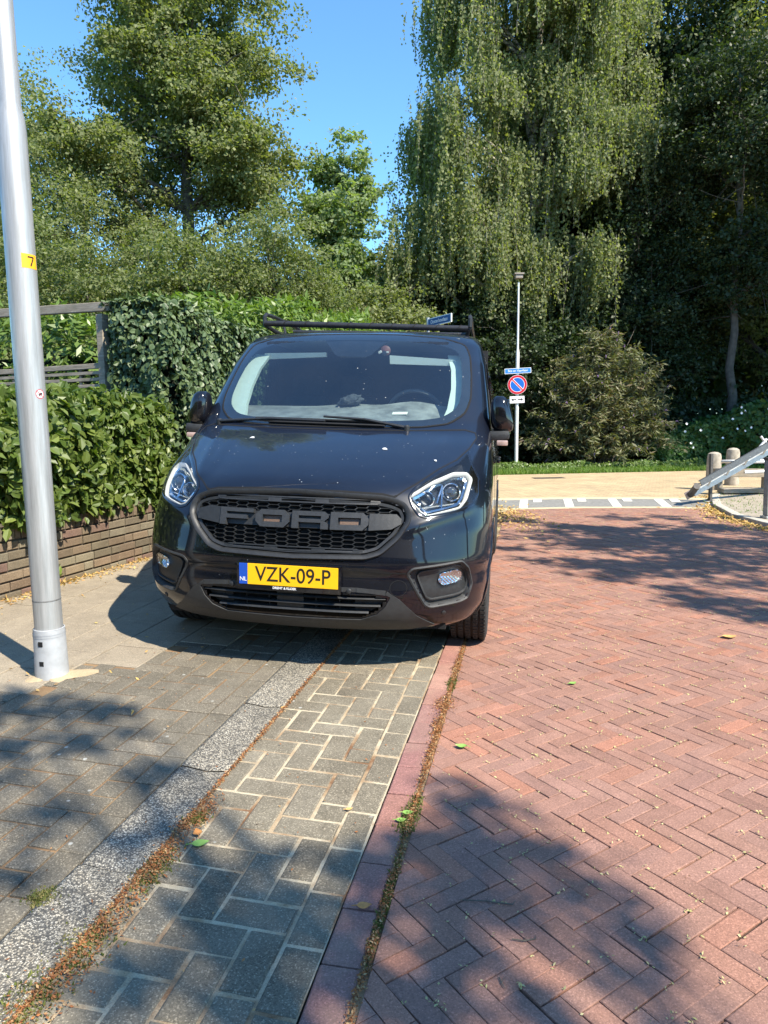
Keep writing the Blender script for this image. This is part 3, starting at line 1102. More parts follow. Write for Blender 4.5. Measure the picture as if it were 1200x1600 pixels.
for sx in (-1, 1):
    w_ = panel('side_window', DOORWIN, -.002, .003, M_sglass, van, .08, side=sx)
    sweep('window_seal', DOORWIN, rprof(.028, .004, -.01), M_gloss, w_, True, .03, side=sx)

# --- grille
gb = thing('tmp', 'x', 'x'); bpy.data.objects.remove(gb)
gr = sweep('grille', GRILLE, [(-.013, -.03), (-.015, .009), (-.010, .015), (.004, .011), (.014, -.004), (.014, -.03)], M_grille, van, True, .012)
panel('grille_backing', GRILLE, -.045, 0, M_black, gr, .04)
sweep('grille_inner_frame', inset(GRILLE, .026), [(-.007, -.04), (-.007, -.003), (.007, -.008), (.007, -.04)], M_grille, gr, True, .012)
# honeycomb
hc = MB(); hc2 = MB()
IN = inset(GRILLE, .030)
HWd, HHt = .0385, .0215
def seg_on(mb, p, q, off, wd, depth):
    (a, n1), (b2, n2) = FP(p[0], p[1], off), FP(q[0], q[1], off)
    d = Vector((q[0] - p[0], q[1] - p[1]))
    if d.length < 1e-5:
        return
    d.normalize(); pr = Vector((-d.y, 0, d.x)) * wd / 2
    vs = []
    for base, nn in ((a, n1), (b2, n2)):
        vs += [base + pr, base - pr, base - pr - nn * depth, base + pr - nn * depth]
    mb.add(vs, [(0, 1, 5, 4), (1, 2, 6, 5), (2, 3, 7, 6), (3, 0, 4, 7), (0, 3, 2, 1), (4, 5, 6, 7)])
for row in range(-9, 10):
    zc = .775 + row * HHt
    for colm in range(-14, 15):
        xc = colm * HWd * 1.5 * 1.0
        zz = zc + (HHt / 2 if colm % 2 else 0)
        # flattened hexagon, three edges per cell
        h = [(xc - HWd * .95, zz), (xc - HWd * .55, zz + HHt / 2), (xc + HWd * .55, zz + HHt / 2), (xc + HWd * .95, zz)]
        for p, q in zip(h[:-1], h[1:]):
            mx, mz = (p[0] + q[0]) / 2, (p[1] + q[1]) / 2
            if .752 < mz < .842 or not inpoly(np.array([mx]), np.array([mz]), IN)[0]:
                continue
            if (mz > .885 or mz < .655) and abs(mx) < .42:
                continue
            seg_on(hc if mz > .8 else hc2, p, q, -.012, .0035, .022)
hc.build('honeycomb_mesh', M_grille, gr); hc2.build('honeycomb_mesh', M_grille, gr)
# top and bottom slotted bars
def gbar(mb, poly, off, th, step=.03):
    poly = ccw(poly)
    o = panel('tmpbar', poly, off, th, None, None, step)
    vs = [tuple(v.co) for v in o.data.vertices]; fs = [tuple(p.vertices) for p in o.data.polygons]
    me = o.data
    bpy.data.objects.remove(o); bpy.data.meshes.remove(me)
    mb.add(vs, fs)
for z0, z1, zs0, zs1, xo in ((.884, .912, .891, .903, .40), (.644, .668, .650, .662, .33)):
    bars = MB()
    gbar(bars, [(-xo - .03, z0), (xo + .03, z0), (xo + .015, z0 + .006), (-xo - .015, z0 + .006)], -.002, .03)
    gbar(bars, [(-xo - .02, z1 - .006), (xo + .02, z1 - .006), (xo + .005, z1), (-xo - .005, z1)], -.002, .03)
    for xc, wd in ((-xo - .012, .05), (xo + .012, .05), (-.11, .07), (.14, .07)):
        gbar(bars, [(xc - wd / 2, z0 + .005), (xc + wd / 2, z0 + .005), (xc + wd / 2, z1 - .005), (xc - wd / 2, z1 - .005)], -.004, .03)
    bars.build('slotted_bar', M_grille, gr)
# lettered band
lb = MB()
gbar(lb, [(-.535, .776), (-.40, .760), (-.395, .842), (-.46, .846), (-.535, .826)], .006, .03)
gbar(lb, [(.3885, .757), (.50, .765), (.545, .790), (.545, .815), (.52, .838), (.3885, .840)], .006, .03)
gbar(lb, [(-.40, .764), (.40, .760), (.40, .834), (-.40, .836)], -.010, .02)
lb.build('badge_band', M_grille, gr)
lt = MB()
def L(poly):
    gbar(lt, poly, .012, .026, .05)
z0, z1 = .756, .842
def F_(x, w):
    L([(x, z0), (x + .035, z0), (x + .035, z1), (x, z1)])
    L([(x + .0352, z1 - .020), (x + w, z1 - .020), (x + w, z1), (x + .0352, z1)])
    L([(x + .0352, .789), (x + w - .035, .789), (x + w - .035, .809), (x + .0352, .809)])
LM = simple('letter_plastic', (.030, .031, .032), .42, var=.2, scale=60, bmp=.2, bscale=500)
F_(-.395, .185)
lt.build('badge_letter', LM, gr); lt = MB()
def O_(x, w, sq=False):
    c = .028
    out = [(x + (0 if sq else c), z0), (x + w - c, z0), (x + w, z0 + c), (x + w, z1 - c), (x + w - c, z1), (x + (0 if sq else c), z1)] + ([] if sq else [(x, z1 - c), (x, z0 + c)])
    # split round the slot into four pieces
    a, b2 = x + .038, x + w - .038
    zl, zh = z0 + .026, z1 - .026
    if sq:
        L([(x, z0), (a, z0), (a, z1), (x, z1)])
    else:
        L([(x + c, z0), (a, z0), (a, z1), (x + c, z1), (x, z1 - c), (x, z0 + c)])
    L([(b2, z0), (x + w - c, z0), (x + w, z0 + c), (x + w, z1 - c), (x + w - c, z1), (b2, z1)])
    L([(a + .0002, z0), (b2 - .0002, z0), (b2 - .0002, zl), (a + .0002, zl)])
    L([(a + .0002, zh), (b2 - .0002, zh), (b2 - .0002, z1), (a + .0002, z1)])
O_(-.197, .180)
lt.build('badge_letter', LM, gr); lt = MB()
# R
x = -.003
L([(x, z0), (x + .035, z0), (x + .035, z1), (x, z1)])
L([(x + .0352, z1 - .022), (x + .150, z1 - .022), (x + .150, z1), (x + .0352, z1)])
L([(x + .0352, .787), (x + .150, .787), (x + .150, .805), (x + .0352, .805)])
L([(x + .1502, .800), (x + .168, .796), (x + .188, .812), (x + .188, .828), (x + .168, z1), (x + .1502, z1)])
L([(x + .1502, .799), (x + .150, z0), (x + .188, z0), (x + .188, .782), (x + .168, .795)])
lt.build('badge_letter', LM, gr); lt = MB()
O_(.196, .190, True)
lt.build('badge_letter', LM, gr)
MI_ = simple('insert_brown', (.12, .075, .05), .5, var=.5, scale=300)
for xc in (-.107, .292):
    ins_ = MB()
    gbar(ins_, [(xc - .050, .784), (xc + .050, .784), (xc + .050, .814), (xc - .050, .814)], -.006, .004)
    ins_.build('badge_insert', MI_, gr)

# --- headlights
M_hous = simple('lamp_housing', (.045, .05, .058), .22, .6, var=.4, scale=25)
for sx in (-1, 1):
    P = (lambda pl: pl) if sx > 0 else flip
    hl = panel('headlight', P(HEAD), -.065, 0, M_hous, van, .03)
    sweep('lens_border', P(inset(HEAD, .006)), [(-.007, -.07), (-.007, .0035), (.003, .005), (.009, .003), (.009, -.07)], M_gloss, hl, True, .012)
    sweep('light_guide', P(inset(rounded(DRL, .012, 2), .004)), [(-.0055, -.03), (-.0055, -.004), (0, 0.001), (.0055, -.004), (.0055, -.03)], M_drl, hl, True, .012)
    inner = inset(rounded(DRL, .012, 2), .024)
    sweep('reflector_frame', P(inner), [(-.006, -.06), (-.006, -.016), (.006, -.022), (.006, -.06)], M_chrome, hl, True, .015)
    def cup(xc, zc, r, nm, mat, lens=True):
        c, n = FP(sx * xc, zc, -.035)
        ax = (n * .35 + Vector((0, -1, 0)) * .65).normalized()
        Mx = Matrix.Translation(c) @ ax.to_track_quat('Z', 'Y').to_matrix().to_4x4()
        q = MB()
        q.lathe([(r * 1.12, -.03), (r * 1.15, .008), (r * 1.02, .012), (r * .95, .004), (r * .75, -.012), (r * .70, -.03)], 28, Mx)
        o = q.build(nm, mat, hl, True)
        if lens:
            q = MB()
            q.lathe([(r * .78 * math.cos(t), r * .45 * math.sin(t) - .004) for t in np.linspace(0, math.pi / 2 - .01, 9)], 28, Mx)
            q.build('projector_lens', simple('projector_glass', (.03, .035, .045), .03, var=.1, coat=1.0), o, True)
        return o
    cup(.790, .958, .043, 'projector', M_chrome)
    q = cup(.668, .925, .036, 'reflector', M_chrome, False)
    # faceted shelves
    sh = MB()
    for (x0, za, x1, zb) in ((.735, .99, .745, .865), (.63, .875, .84, .895), (.62, .91, .64, .88), (.72, .90, .735, .985)):
        seg_on(sh, (sx * x0, za), (sx * x1, zb), -.024, .007, .04)
    sh.build('reflector_shelf', M_chrome, hl)
    panel('headlight_lens', P(inset(HEAD, .004)), .004, .002, M_lens, hl, .04)

# --- bumper
low = MB()
def L2(poly, off=.006, th=.02, step=.04):
    gbar(low, poly, off, th, step)
def flipi(pl):
    return [(-x, z) for x, z in pl]
# lower grey valance built round its opening
L2([(-.60, .236), (0, .222), (.60, .236), (.56, .300), (.36, .300), (0, .294), (-.36, .300), (-.56, .300)])
wedge = [(.5605, .301), (.6005, .2365), (.72, .262), (.64, .32), (.555, .41), (.49, .455), (.485, .436), (.508, .425), (.482, .372), (.438, .330), (.3605, .301)]
L2(wedge); L2(flipi(wedge))
top = [(.34, .470), (.485, .458), (.484, .434), (.40, .444), (.34, .447)]
L2(top, .005); L2(flipi(top), .005)
L2([(-.339, .447), (.339, .447), (.339, .470), (-.339, .470)], .001)
low.build('bumper_valance', M_plastic, van, True)
lg = panel('lower_grille', LGR, -.05, 0, M_black, van, .05)
sl = MB()
for za, xe in ((.335, .40), (.372, .46), (.410, .485)):
    pts = [(-xe, za), (xe, za)]
    sweep(None, pts, [(-.006, -.05), (-.006, -.008), (0, .000), (.006, -.008), (.006, -.05)], None, None, False, .05, mb=sl)
for xx in (-.38, -.25, .125 + .0, .25, .38, -.125):
    seg_on(sl, (xx, .300), (xx, .447), -.018, .004, .03)
gbar(sl, [(-.078, .338), (.062, .338), (.062, .446), (-.078, .446)], -.014, .02)
for sx in (-1, 1):
    pl = [(.33, .304), (.40, .325), (.455, .36), (.488, .42), (.40, .437), (.33, .444)]
    gbar(sl, pl if sx > 0 else flipi(pl), -.030, .01)
sl.build('grille_slat', M_grille, lg)
# plate plinth
for xx in (-.318, .302, -.768, .768):
    ss = MB()
    c, n = FP(xx, .452 if abs(xx) < .5 else .328, .009 if abs(xx) < .5 else .002)
    ss.lathe([(.013, -.006), (.013, .001), (.010, .003), (.0001, .003)], 16, Matrix.Translation(c) @ n.to_track_quat('Z', 'Y').to_matrix().to_4x4())
    ss.build('parking_sensor', M_grille, van, True)
# fog lamps
for sx in (-1, 1):
    P = (lambda pl: pl) if sx > 0 else flip
    fo = panel('fog_lamp_bezel', P(inset(FOG, .016)), -.028, 0, M_plastic, van, .03)
    sweep('bezel_rim', P(inset(FOG, .004)), [(-.008, -.03), (-.008, .004), (0, .007), (.010, -.004), (.014, -.032)], M_plastic, fo, True, .015)
    dk = [(.640, .530), (.662, .545), (.845, .578), (.880, .535), (.892, .475), (.876, .425), (.845, .415), (.715, .400), (.690, .410)]
    panel('bezel_recess', P(inset(dk, .0)), -.024, .004, M_black if False else M_grille, fo, .03)
    sweep('bezel_step', P(rounded(dk, .02, 3)), rprof(.010, .008, -.02), M_plastic, fo, True, .015, off=-.022)
    ln = rounded([(.742, .500), (.752, .535), (.835, .549), (.856, .535), (.858, .505), (.838, .488), (.768, .476)], .01, 3)
    o = panel('fog_lamp_lens', P(ln), -.012, .015, M_chrome, fo, .008, smooth=False, bulge=lambda u, v: .004 * math.sin(u * 400) * math.cos(v * 330))
    panel('fog_lamp_glass', P(ln), -.004, .002, M_lens, fo, .03)

# --- number plate
pl = MB()
pc = Vector((-.006, -.010, .514))
Mp = Matrix.Translation(pc) @ Matrix.Rotation(R(90), 4, 'X')
pl.box(tuple(pc + Vector((0, .006, -.006))), (.548, .020, .146), None, .005)
plate = pl.build('number_plate_holder', M_gloss, van, True)
yl = MB(); yl.box(tuple(pc + Vector((.022, -.0055, .004))), (.474, .004, .108), None, .0015)
M_yel_plate = simple('plate_yellow', (.90, .47, .008), .4, var=.03)
yp = yl.build('number_plate', M_yel_plate, van)
bl = MB(); bl.box(tuple(pc + Vector((-.238, -.0055, .004))), (.044, .004, .108), None, .0015)
bl.build('country_band', simple('plate_blue', (.01, .07, .42), .4, var=.03), yp)
M_char = simple('plate_black', (.012, .011, .010), .5, var=.1)
text_mesh('plate_text', 'VZK-09-P', .108, .0006, M_char, yp, Mp @ Matrix.Translation((.024, .004, .0081)), sx=.90, off=.0005)
text_mesh('country_text', 'NL', .030, .0006, simple('plate_white', (.8, .8, .8), .5, var=.02), yp, Mp @ Matrix.Translation((-.238, -.024, .0081)))
text_mesh('dealer_text', 'DRENT & KLOEK', .0165, .0005, simple('dealer_white', (.8, .8, .8), .5, var=.02), plate, Mp @ Matrix.Translation((-.02, -.0625, .0046)), off=.0004)

# --- seams
se = MB()
HSEAM = [(.0, .946), (.25, .944), (.44, .935), (.497, .922), (.512, .928), (.553, .958), (.60, .985), (.70, 1.056), (.78, 1.098), (.842, 1.160), (.872, 1.215), (.862, 1.245)]
sp_ = [(-.0035, -.004), (-.0035, .0012), (.0035, .0012), (.0035, -.004)]
wide = [(-.006, -.004), (-.006, .0012), (.006, .0012), (.006, -.004)]
for sx in (-1, 1):
    hs = [(sx * a, z) for a, z in HSEAM]
    sweep(None, hs[:5], wide, None, None, False, .02, mb=se)
    sweep(None, hs[4:], sp_, None, None, False, .02, mb=se)
    sweep(None, [(sx * .862, 1.245), (sx * .80, 1.262), (sx * .5, 1.252), (0, 1.248)], wide, None, None, False, .03, mb=se)
    sweep(None, [(sx * .30, .560), (sx * .46, .548), (sx * .582, .545)], sp_, None, None, False, .02, mb=se)
    # bumper to wing, door edges on the flank
    sweep(None, [(.60, .90), (.63, .82), (.60, .70)], sp_, None, None, False, .03, side=sx, mb=se)
    sweep(None, [(1.22, .30), (1.22, .80), (1.20, 1.10), (1.25, 1.24), (1.46, 1.62), (1.66, 1.80), (2.25, 1.80), (2.28, 1.2), (2.28, .30)], sp_, None, None, False, .04, side=sx, mb=se)
    sweep(None, [(2.34, .30), (2.34, 1.78), (3.35, 1.78), (3.35, .80)], sp_, None, None, False, .05, side=sx, mb=se)
c_ = []
for i in range(25):
    a = 2 * math.pi * i / 24
    c_.append((.546 + .042 * math.cos(a), .470 + .040 * math.sin(a)))
thin = [(-.0015, -.004), (-.0015, .0008), (.0015, .0008), (.0015, -.004)]
sweep(None, c_, thin, None, None, False, .02, mb=se)
se.build('panel_gap', M_seam, van)
# flank moulding and door handles
for sx in (-1, 1):
    mo = MB()
    sweep(None, [(1.36, .52), (3.42, .52)], rprof(.10, .014, -.01, .35), None, None, False, .1, side=sx, mb=mo)
    sweep(None, [(1.26, .52), (1.36, .52)], rprof(.10, .010, -.01, .35), None, None, False, .1, side=sx, mb=mo)
    mo.build('side_moulding', M_plastic, van, True)
    for yy in (2.12, 2.46):
        dh = MB()
        p, n = SP(yy, 1.02, sx, .02)
        dh.box(tuple(p), (.022, .17, .030), None, .009)
        dh.build('door_handle', M_gloss, van, True)
    tri = [(1.18, 1.20), (1.36, 1.20), (1.36, 1.30), (1.50, 1.56), (1.42, 1.50), (1.25, 1.27)]
    panel('corner_trim', tri, .004, .006, M_plastic, van, .05, side=sx)

# --- door mirrors
for sx in (-1, 1):
    mr = MB()
    cx, cy, cz = (1.0 if sx > 0 else -.968), 1.13, 1.365
    vs, fs = [], []
    nu, nv = 20, 16
    for i in range(nv + 1):
        ph = math.pi * i / nv - math.pi / 2
        for j in range(nu):
            th = 2 * math.pi * j / nu
            def se_(c, e): return math.copysign(abs(c) ** e, c)
            x = .068 * se_(math.cos(ph), .55) * se_(math.cos(th), .75)
            y = .085 * se_(math.cos(ph), .6) * se_(math.sin(th), .8)
            z = .112 * se_(math.sin(ph), .75)
            x *= 1 - .18 * (z / .11)                      # narrower towards the top
            if y > .045: y = .045
            x += sx * (.010 - .014 * (z / .11))
            vs.append((cx + x, cy + y, cz + z))
    for i in range(nv):
        for j in range(nu):
            a, b2 = i * nu + j, i * nu + (j + 1) % nu
            fs.append((a, b2, b2 + nu, a + nu))
    mr.add(vs, fs)
    mo = mr.build('door_mirror', M_gloss, van, True)
    lo_ = MB()
    lo_.box((sx * .998, 1.125, 1.232), (.135, .13, .060), Matrix.Rotation(sx * R(-4), 3, 'Y'), .022)
    lo_.box((sx * .935, 1.15, 1.235), (.12, .075, .045), Matrix.Rotation(sx * R(10), 3, 'Y'), .015)
    lo_.build('mirror_arm', M_plastic, mo, True)
    gl_ = MB(); gl_.box((sx * 1.003, 1.178, 1.37), (.105, .004, .17), None, .0018)
    gl_.build('mirror_glass', M_chrome, mo)
    tu = MB(); tu.box((sx * 1.022, 1.10, 1.187), (.070, .075, .034), None, .010)
    tu.build('indicator_lens', simple('indicator_clear', (.42, .30, .26), .15, var=.2, coat=1), mo, True)

# --- wheels
for ay in ARCH_Y:
    for sx in (-1, 1):
        Mw = Matrix.Translation((sx * .874, ay, .338)) @ Matrix.Rotation(R(90) * sx, 4, 'Y')
        t = MB(); hw = .108; r0 = .338
        prof = [(.215, -hw * .82), (.25, -hw * .98), (.30, -hw), (.322, -hw * .95), (r0 - .006, -hw * .86)]
        gx = [-.062, -.022, .022, .062]
        for g_ in gx:
            prof += [(r0, g_ - .006), (r0 - .009, g_ - .0045), (r0 - .009, g_ + .0045), (r0, g_ + .006)]
        prof += [(r0 - .006, hw * .86), (.322, hw * .95), (.30, hw), (.25, hw * .98), (.215, hw * .82)]
        t.lathe(prof, 96, Mw)
        # cross sipes as fine ribs between the grooves
        for k in range(72):
            a = 2 * math.pi * k / 72
            for h0, h1 in ((-.098, -.070), (-.054, -.030), (-.014, .014), (.030, .054), (.070, .098)):
                a2 = a + (0 if h0 > -.02 and h1 < .02 else (.03 if h0 > 0 else -.03))
                c0, s0 = math.cos(a2), math.sin(a2)
                e0 = Vector((-s0, c0, 0)) * .0105; rr = Vector((c0, s0, 0))
                r_in, r_out = r0 - .006, r0 + .0025
                if abs(h0 + h1) > .14: r_in -= .006; r_out -= .001
                vs = [Mw @ (rr * r + e0 * s_ + Vector((0, 0, h))) for h in (h0, h1) for r, s_ in ((r_in, -1), (r_out, -1), (r_out, 1), (r_in, 1))]
                t.add(vs, [(0, 1, 5, 4), (1, 2, 6, 5), (2, 3, 7, 6), (0, 3, 2, 1), (4, 5, 6, 7)])
        wh = t.build('wheel', M_rubber, van)
        rim = MB()
        rim.lathe([(.215, -hw * .8), (.205, hw * .2), (.214, hw * .78), (.222, hw * .80), (.205, hw * .70), (.19, hw * .35), (.06, hw * .40), (.055, hw * .5), (.0001, hw * .5)], 48, Mw)
        for k in range(10):
            a = 2 * math.pi * k / 10
            rim.box(tuple(Mw @ Vector((math.cos(a) * .125, math.sin(a) * .125, hw * .42))), (.14, .022, .02), Mw.to_3x3() @ Matrix.Rotation(a, 3, 'Z'))
        rim.build('rim', M_steel, wh, True)

# --- wipers
def wiper(ap, b0, b1, tip):
    q = MB()
    def P3(x, z, o): return FP(x, z, o)[0]
    q.tube([P3(ap[0], ap[1], .012), P3((ap[0] + tip[0]) / 2, (ap[1] + tip[1]) / 2 + .004, .034), P3(tip[0], tip[1], .030)], [.011, .008, .007], 8)
    q.lathe([(.020, -.01), (.020, .018), (.012, .026), (.0001, .026)], 16, Matrix.Translation(P3(ap[0], ap[1], 0)))
    o = q.build('wiper_arm', M_grille, van, True)
    q = MB()
    n = 14
    q.tube([P3(b0[0] + (b1[0] - b0[0]) * i / n, b0[1] + (b1[1] - b0[1]) * i / n, .017) for i in range(n + 1)], [.004] + [.008] * (n - 1) + [.004], 6)
    q.tube([P3(b0[0] + (b1[0] - b0[0]) * i / n, b0[1] + (b1[1] - b0[1]) * i / n, .007) for i in range(n + 1)], .004, 4)
    q.build('wiper_blade', M_black, o, True)
wiper((.46, 1.258), (-.50, 1.296), (.33, 1.283), (-.055, 1.300))
wiper((-.76, 1.272), (-.40, 1.272), (.33, 1.262), (-.035, 1.272))

# --- cabin
cb = MB()
# dashboard: wide slab curving up to the glass
vs, fs = [], []
nx = 24
for i in range(nx + 1):
    x = -.80 + 1.60 * i / nx
    yg = float(front(x, 1.30)) + .03
    hump = .045 * math.exp(-((x - .42) / .20) ** 2) + .022 * math.exp(-((x + .0) / .18) ** 2)
    vs += [(x, yg, 1.262), (x, yg + .22, 1.325), (x, 1.42, 1.395 + hump), (x, 1.50, 1.385 + hump), (x, 1.56, .9)]
for i in range(nx):
    for j in range(4):
        a = i * 5 + j
        fs.append((a, a + 5, a + 6, a + 1))
cb.add(vs, fs)
cb.build('dashboard', M_dash, van, True)
st = MB()
Ms = Matrix.Translation((.40, 1.66, 1.345)) @ Matrix.Rotation(R(-62), 4, 'X')
st.tube([Ms @ Vector((.195 * math.cos(a), .195 * math.sin(a), 0)) for a in np.linspace(0, 2 * math.pi, 41)], .015, 8, False)
st.tube([Ms @ Vector((-.18, 0, 0)), Ms @ Vector((0, 0, -.02)), Ms @ Vector((.18, 0, 0))], .018, 6)
st.lathe([(.07, -.04), (.07, .01), (.0001, .02)], 20, Ms)
st.build('steering_wheel', simple('steering_leather', (.10, .10, .10), .35, var=.2), van, True)
for xx in (-.52, -.12, .42):
    sb = MB()
    sb.box((xx, 2.05, 1.18), (.46 if xx > 0 else .36, .16, .62), Matrix.Rotation(R(-12), 3, 'X'), .06)
    sb.box((xx, 2.12, 1.56), (.25, .10, .17), Matrix.Rotation(R(-8), 3, 'X'), .04)
    sb.box((xx, 1.85, .88), (.46 if xx > 0 else .36, .46, .16), None, .06)
    sb.build('seat', M_seat, van, True)
bk = MB()
bk.box((0, 2.42, 1.1), (1.74, .03, 1.55)); bk.box((0, 1.95, .62), (1.74, 1.0, .04))
bk.build('bulkhead', M_seat, van)
for sx in (-1, 1):
    tr_ = MB()
    pts = [FP(sx * x, z, -.045)[0] for x, z in ((.795, 1.30), (.805, 1.42), (.795, 1.55), (.772, 1.68), (.735, 1.79))]
    vs, fs = [], []
    for i, p in enumerate(pts):
        wd = (.150, .120, .100, .092, .095)[i]
        vs += [p + Vector((sx * .015, 0, 0)), p + Vector((-sx * wd, .005, 0)), p + Vector((-sx * wd, .05, 0)), p + Vector((sx * .01, .13, 0))]
    for i in range(4):
        for j in range(3):
            a = i * 4 + j
            fs.append((a, a + 1, a + 5, a + 4))
    tr_.add(vs, fs)
    tr_.build('pillar_trim', M_trim, van, True)
rl_ = MB(); rl_.box((0, 2.0, 1.868), (1.40, .80, .02)); rl_.build('headlining', simple('headlining_grey', (.30, .31, .29), .9, var=.05), van)
for (xa, za, xb, zb, hh) in ((-.680, 1.800, -.205, 1.803, .040), (.245, 1.785, .700, 1.760, .056)):
    v_ = MB()
    p0 = FP(xa, za, -.05)[0]; p1 = FP(xb, zb, -.05)[0]
    dz = Vector((0, .02, -hh))
    v_.add([p0, p1, p1 + dz * .7, p0 + dz, p0 + Vector((0, .022, 0)), p1 + Vector((0, .022, 0)), p1 + dz * .7 + Vector((0, .022, 0)), p0 + dz + Vector((0, .022, 0))],
           [(0, 1, 2, 3), (4, 7, 6, 5), (0, 4, 5, 1), (3, 2, 6, 7), (0, 3, 7, 4), (1, 5, 6, 2)])
    v_.build('sun_visor', M_visor, van)
mi = MB(); mi.box((.0, 1.42, 1.745), (.19, .045, .05), None, .015); mi.build('roof_console', M_gloss, van, True)

# --- roof rack
M_rack = simple('rack_black', (.020, .020, .022), .42, var=.3, scale=40)
rk = MB()
rk.tube([(-.815, 1.93, 2.025), (.735, 1.93, 1.985)], .022, 12)
rack = rk.build('roof_rack', M_rack, van, True)
for yy in (2.30, 2.75, 3.2, 3.65, 4.1):
    c = MB()
    c.tube([(-.70, yy, 2.005), (.70, yy, 1.985)], .018, 10)
    c.build('cross_tube', M_rack, rack, True)
for sx, dz in ((-1, .0), (1, -.02)):
    r_ = MB()
    X_ = .748 if sx > 0 else -.815
    r_.tube([(X_, 1.93, 2.015 + dz), (X_, 1.93, 2.075 + dz), (X_ * .995, 1.95, 2.093 + dz), (X_ * .99, 2.15, 2.100 + dz), (X_ * .97, 2.6, 2.09 + dz), (X_ * .96, 3.2, 2.05 + dz), (X_ * .95, 4.3, 2.03 + dz)], .015, 8)
    r_.tube([(X_, 1.93, 2.015 + dz), (X_ * .97, 2.1, 1.985), (X_ * .94, 2.3, 1.975), (X_ * .93, 4.3, 1.98)], .016, 8)
    for yy in (2.3, 3.2, 4.1):
        r_.tube([(X_ * .94, yy, 1.975), (X_ * .965, yy, 2.07 + dz)], .011, 8)
    r_.build('side_rail', M_rack, rack, True)
for sx in (-1, 1):
    for yy in (2.3, 3.2, 4.1):
        ft = MB()
        ft.box((sx * .62, yy, 1.975), (.05, .06, .045), None, .006)
        ft.build('rack_foot', M_plastic, rack)
for k in range(9):
    strp = MB()
    x0 = -.66 + k * .165
    pts = []
    for i in range(9):
        a = math.pi * 1.15 * i / 8 - .3
        zc = 2.025 - (x0 + .745) / 1.48 * .04
        pts.append((x0 + .05 * i / 8, 1.93 - math.cos(a) * .0235, zc + math.sin(a) * .0235))
    strp.tube(pts, .0028, 5)
    strp.build('rack_cord', M_black, rack, True)

bd_m = simple('dropping_grey_white', (.55, .56, .56), .8, var=.2, scale=90)
for (xx, zz, rr) in ((-.437, 1.190, .012), (.382, 1.150, .012), (.672, 1.095, .007)):
    c0, n0 = FP(xx, zz, .001)
    qd = MB(); Md = Matrix.Translation(c0) @ n0.to_track_quat('Z', 'Y').to_matrix().to_4x4()
    pts_ = [(rr * (1 + .35 * math.sin(3 * a + xx * 9)) * math.cos(a), rr * 1.3 * (1 + .3 * math.cos(2 * a)) * math.sin(a)) for a in np.linspace(0, 2 * math.pi, 15)[:-1]]
    qd.prism(pts_, .002, Md); qd.build('bird_dropping', bd_m, van)

# things that lie inside the van
def vpt(x, y, z):
    return Mv @ Vector((x, y, z))
bm = bmesh.new(); bmesh.ops.create_icosphere(bm, subdivisions=4, radius=1)
rg = random.Random(5)
from mathutils import noise as mnoise
for v in bm.verts:
    d = mnoise.noise(v.co * 2.2) * .35 + mnoise.noise(v.co * 5) * .2
    v.co = v.co * (1 + d)
    v.co = Vector((v.co.x * .075 + v.co.z * .03, v.co.y * .05, max(v.co.z, -.55) * .045 + .026))
cl = from_bm('crumpled_cloth', bm, simple('cloth_grey', (.055, .06, .062), .95, var=.5, scale=50, bmp=.6), None, True)
cl.matrix_world = Matrix.Translation(vpt(-.01, 1.36, 1.405)) @ Matrix.Rotation(-YAW, 4, 'Z')
tag(cl, 'crumpled dark grey cloth lying on the van dashboard behind the windscreen', 'cloth')
cd = MB(); cd.box((0, 0, .004), (.098, .05, .004), Matrix.Rotation(R(18), 3, 'X'))
cd = cd.build('white_card', simple('card_paper', (.75, .74, .62), .8, var=.03))
cd.matrix_world = Matrix.Translation(vpt(.36, 1.19, 1.352)) @ Matrix.Rotation(-YAW, 4, 'Z')
tag(cd, 'small cream paper card lying on the dashboard below the steering wheel', 'card')
M_toyr = simple('toy_brown', (.16, .055, .035), .5, var=.2); M_toyw = simple('toy_white', (.55, .55, .5), .5, var=.1)
ty = thing('hanging_toy', 'small reddish brown and white toy stuck behind the windscreen beside the right visor', 'toy', vpt(*(FP(.215, 1.80, -.03)[0])))
ty.rotation_euler = (0, 0, -YAW)
q = MB(); q.lathe([(.0001, .012), (.02, .010), (.034, .002), (.034, -.006), (.0001, -.008)], 20, Matrix.Rotation(R(90), 4, 'X')); q.build('disc', M_toyr, ty, True)
q = MB(); q.box((-.006, -.013, -.018), (.030, .014, .030), Matrix.Rotation(.3, 3, 'Y'), .006); q.build('figure_body', simple('toy_dark', (.02, .02, .025), .4), ty, True)
q = MB(); q.box((-.036, -.012, -.010), (.026, .010, .018), Matrix.Rotation(-.5, 3, 'Y'), .005); q.box((.016, -.016, -.012), (.018, .008, .012), None, .003); q.build('figure_limb', M_toyw, ty, True)

# ================================================================== STREET FURNITURE, WALL, FENCE
def zrot(a): return Matrix.Rotation(a, 4, 'Z')
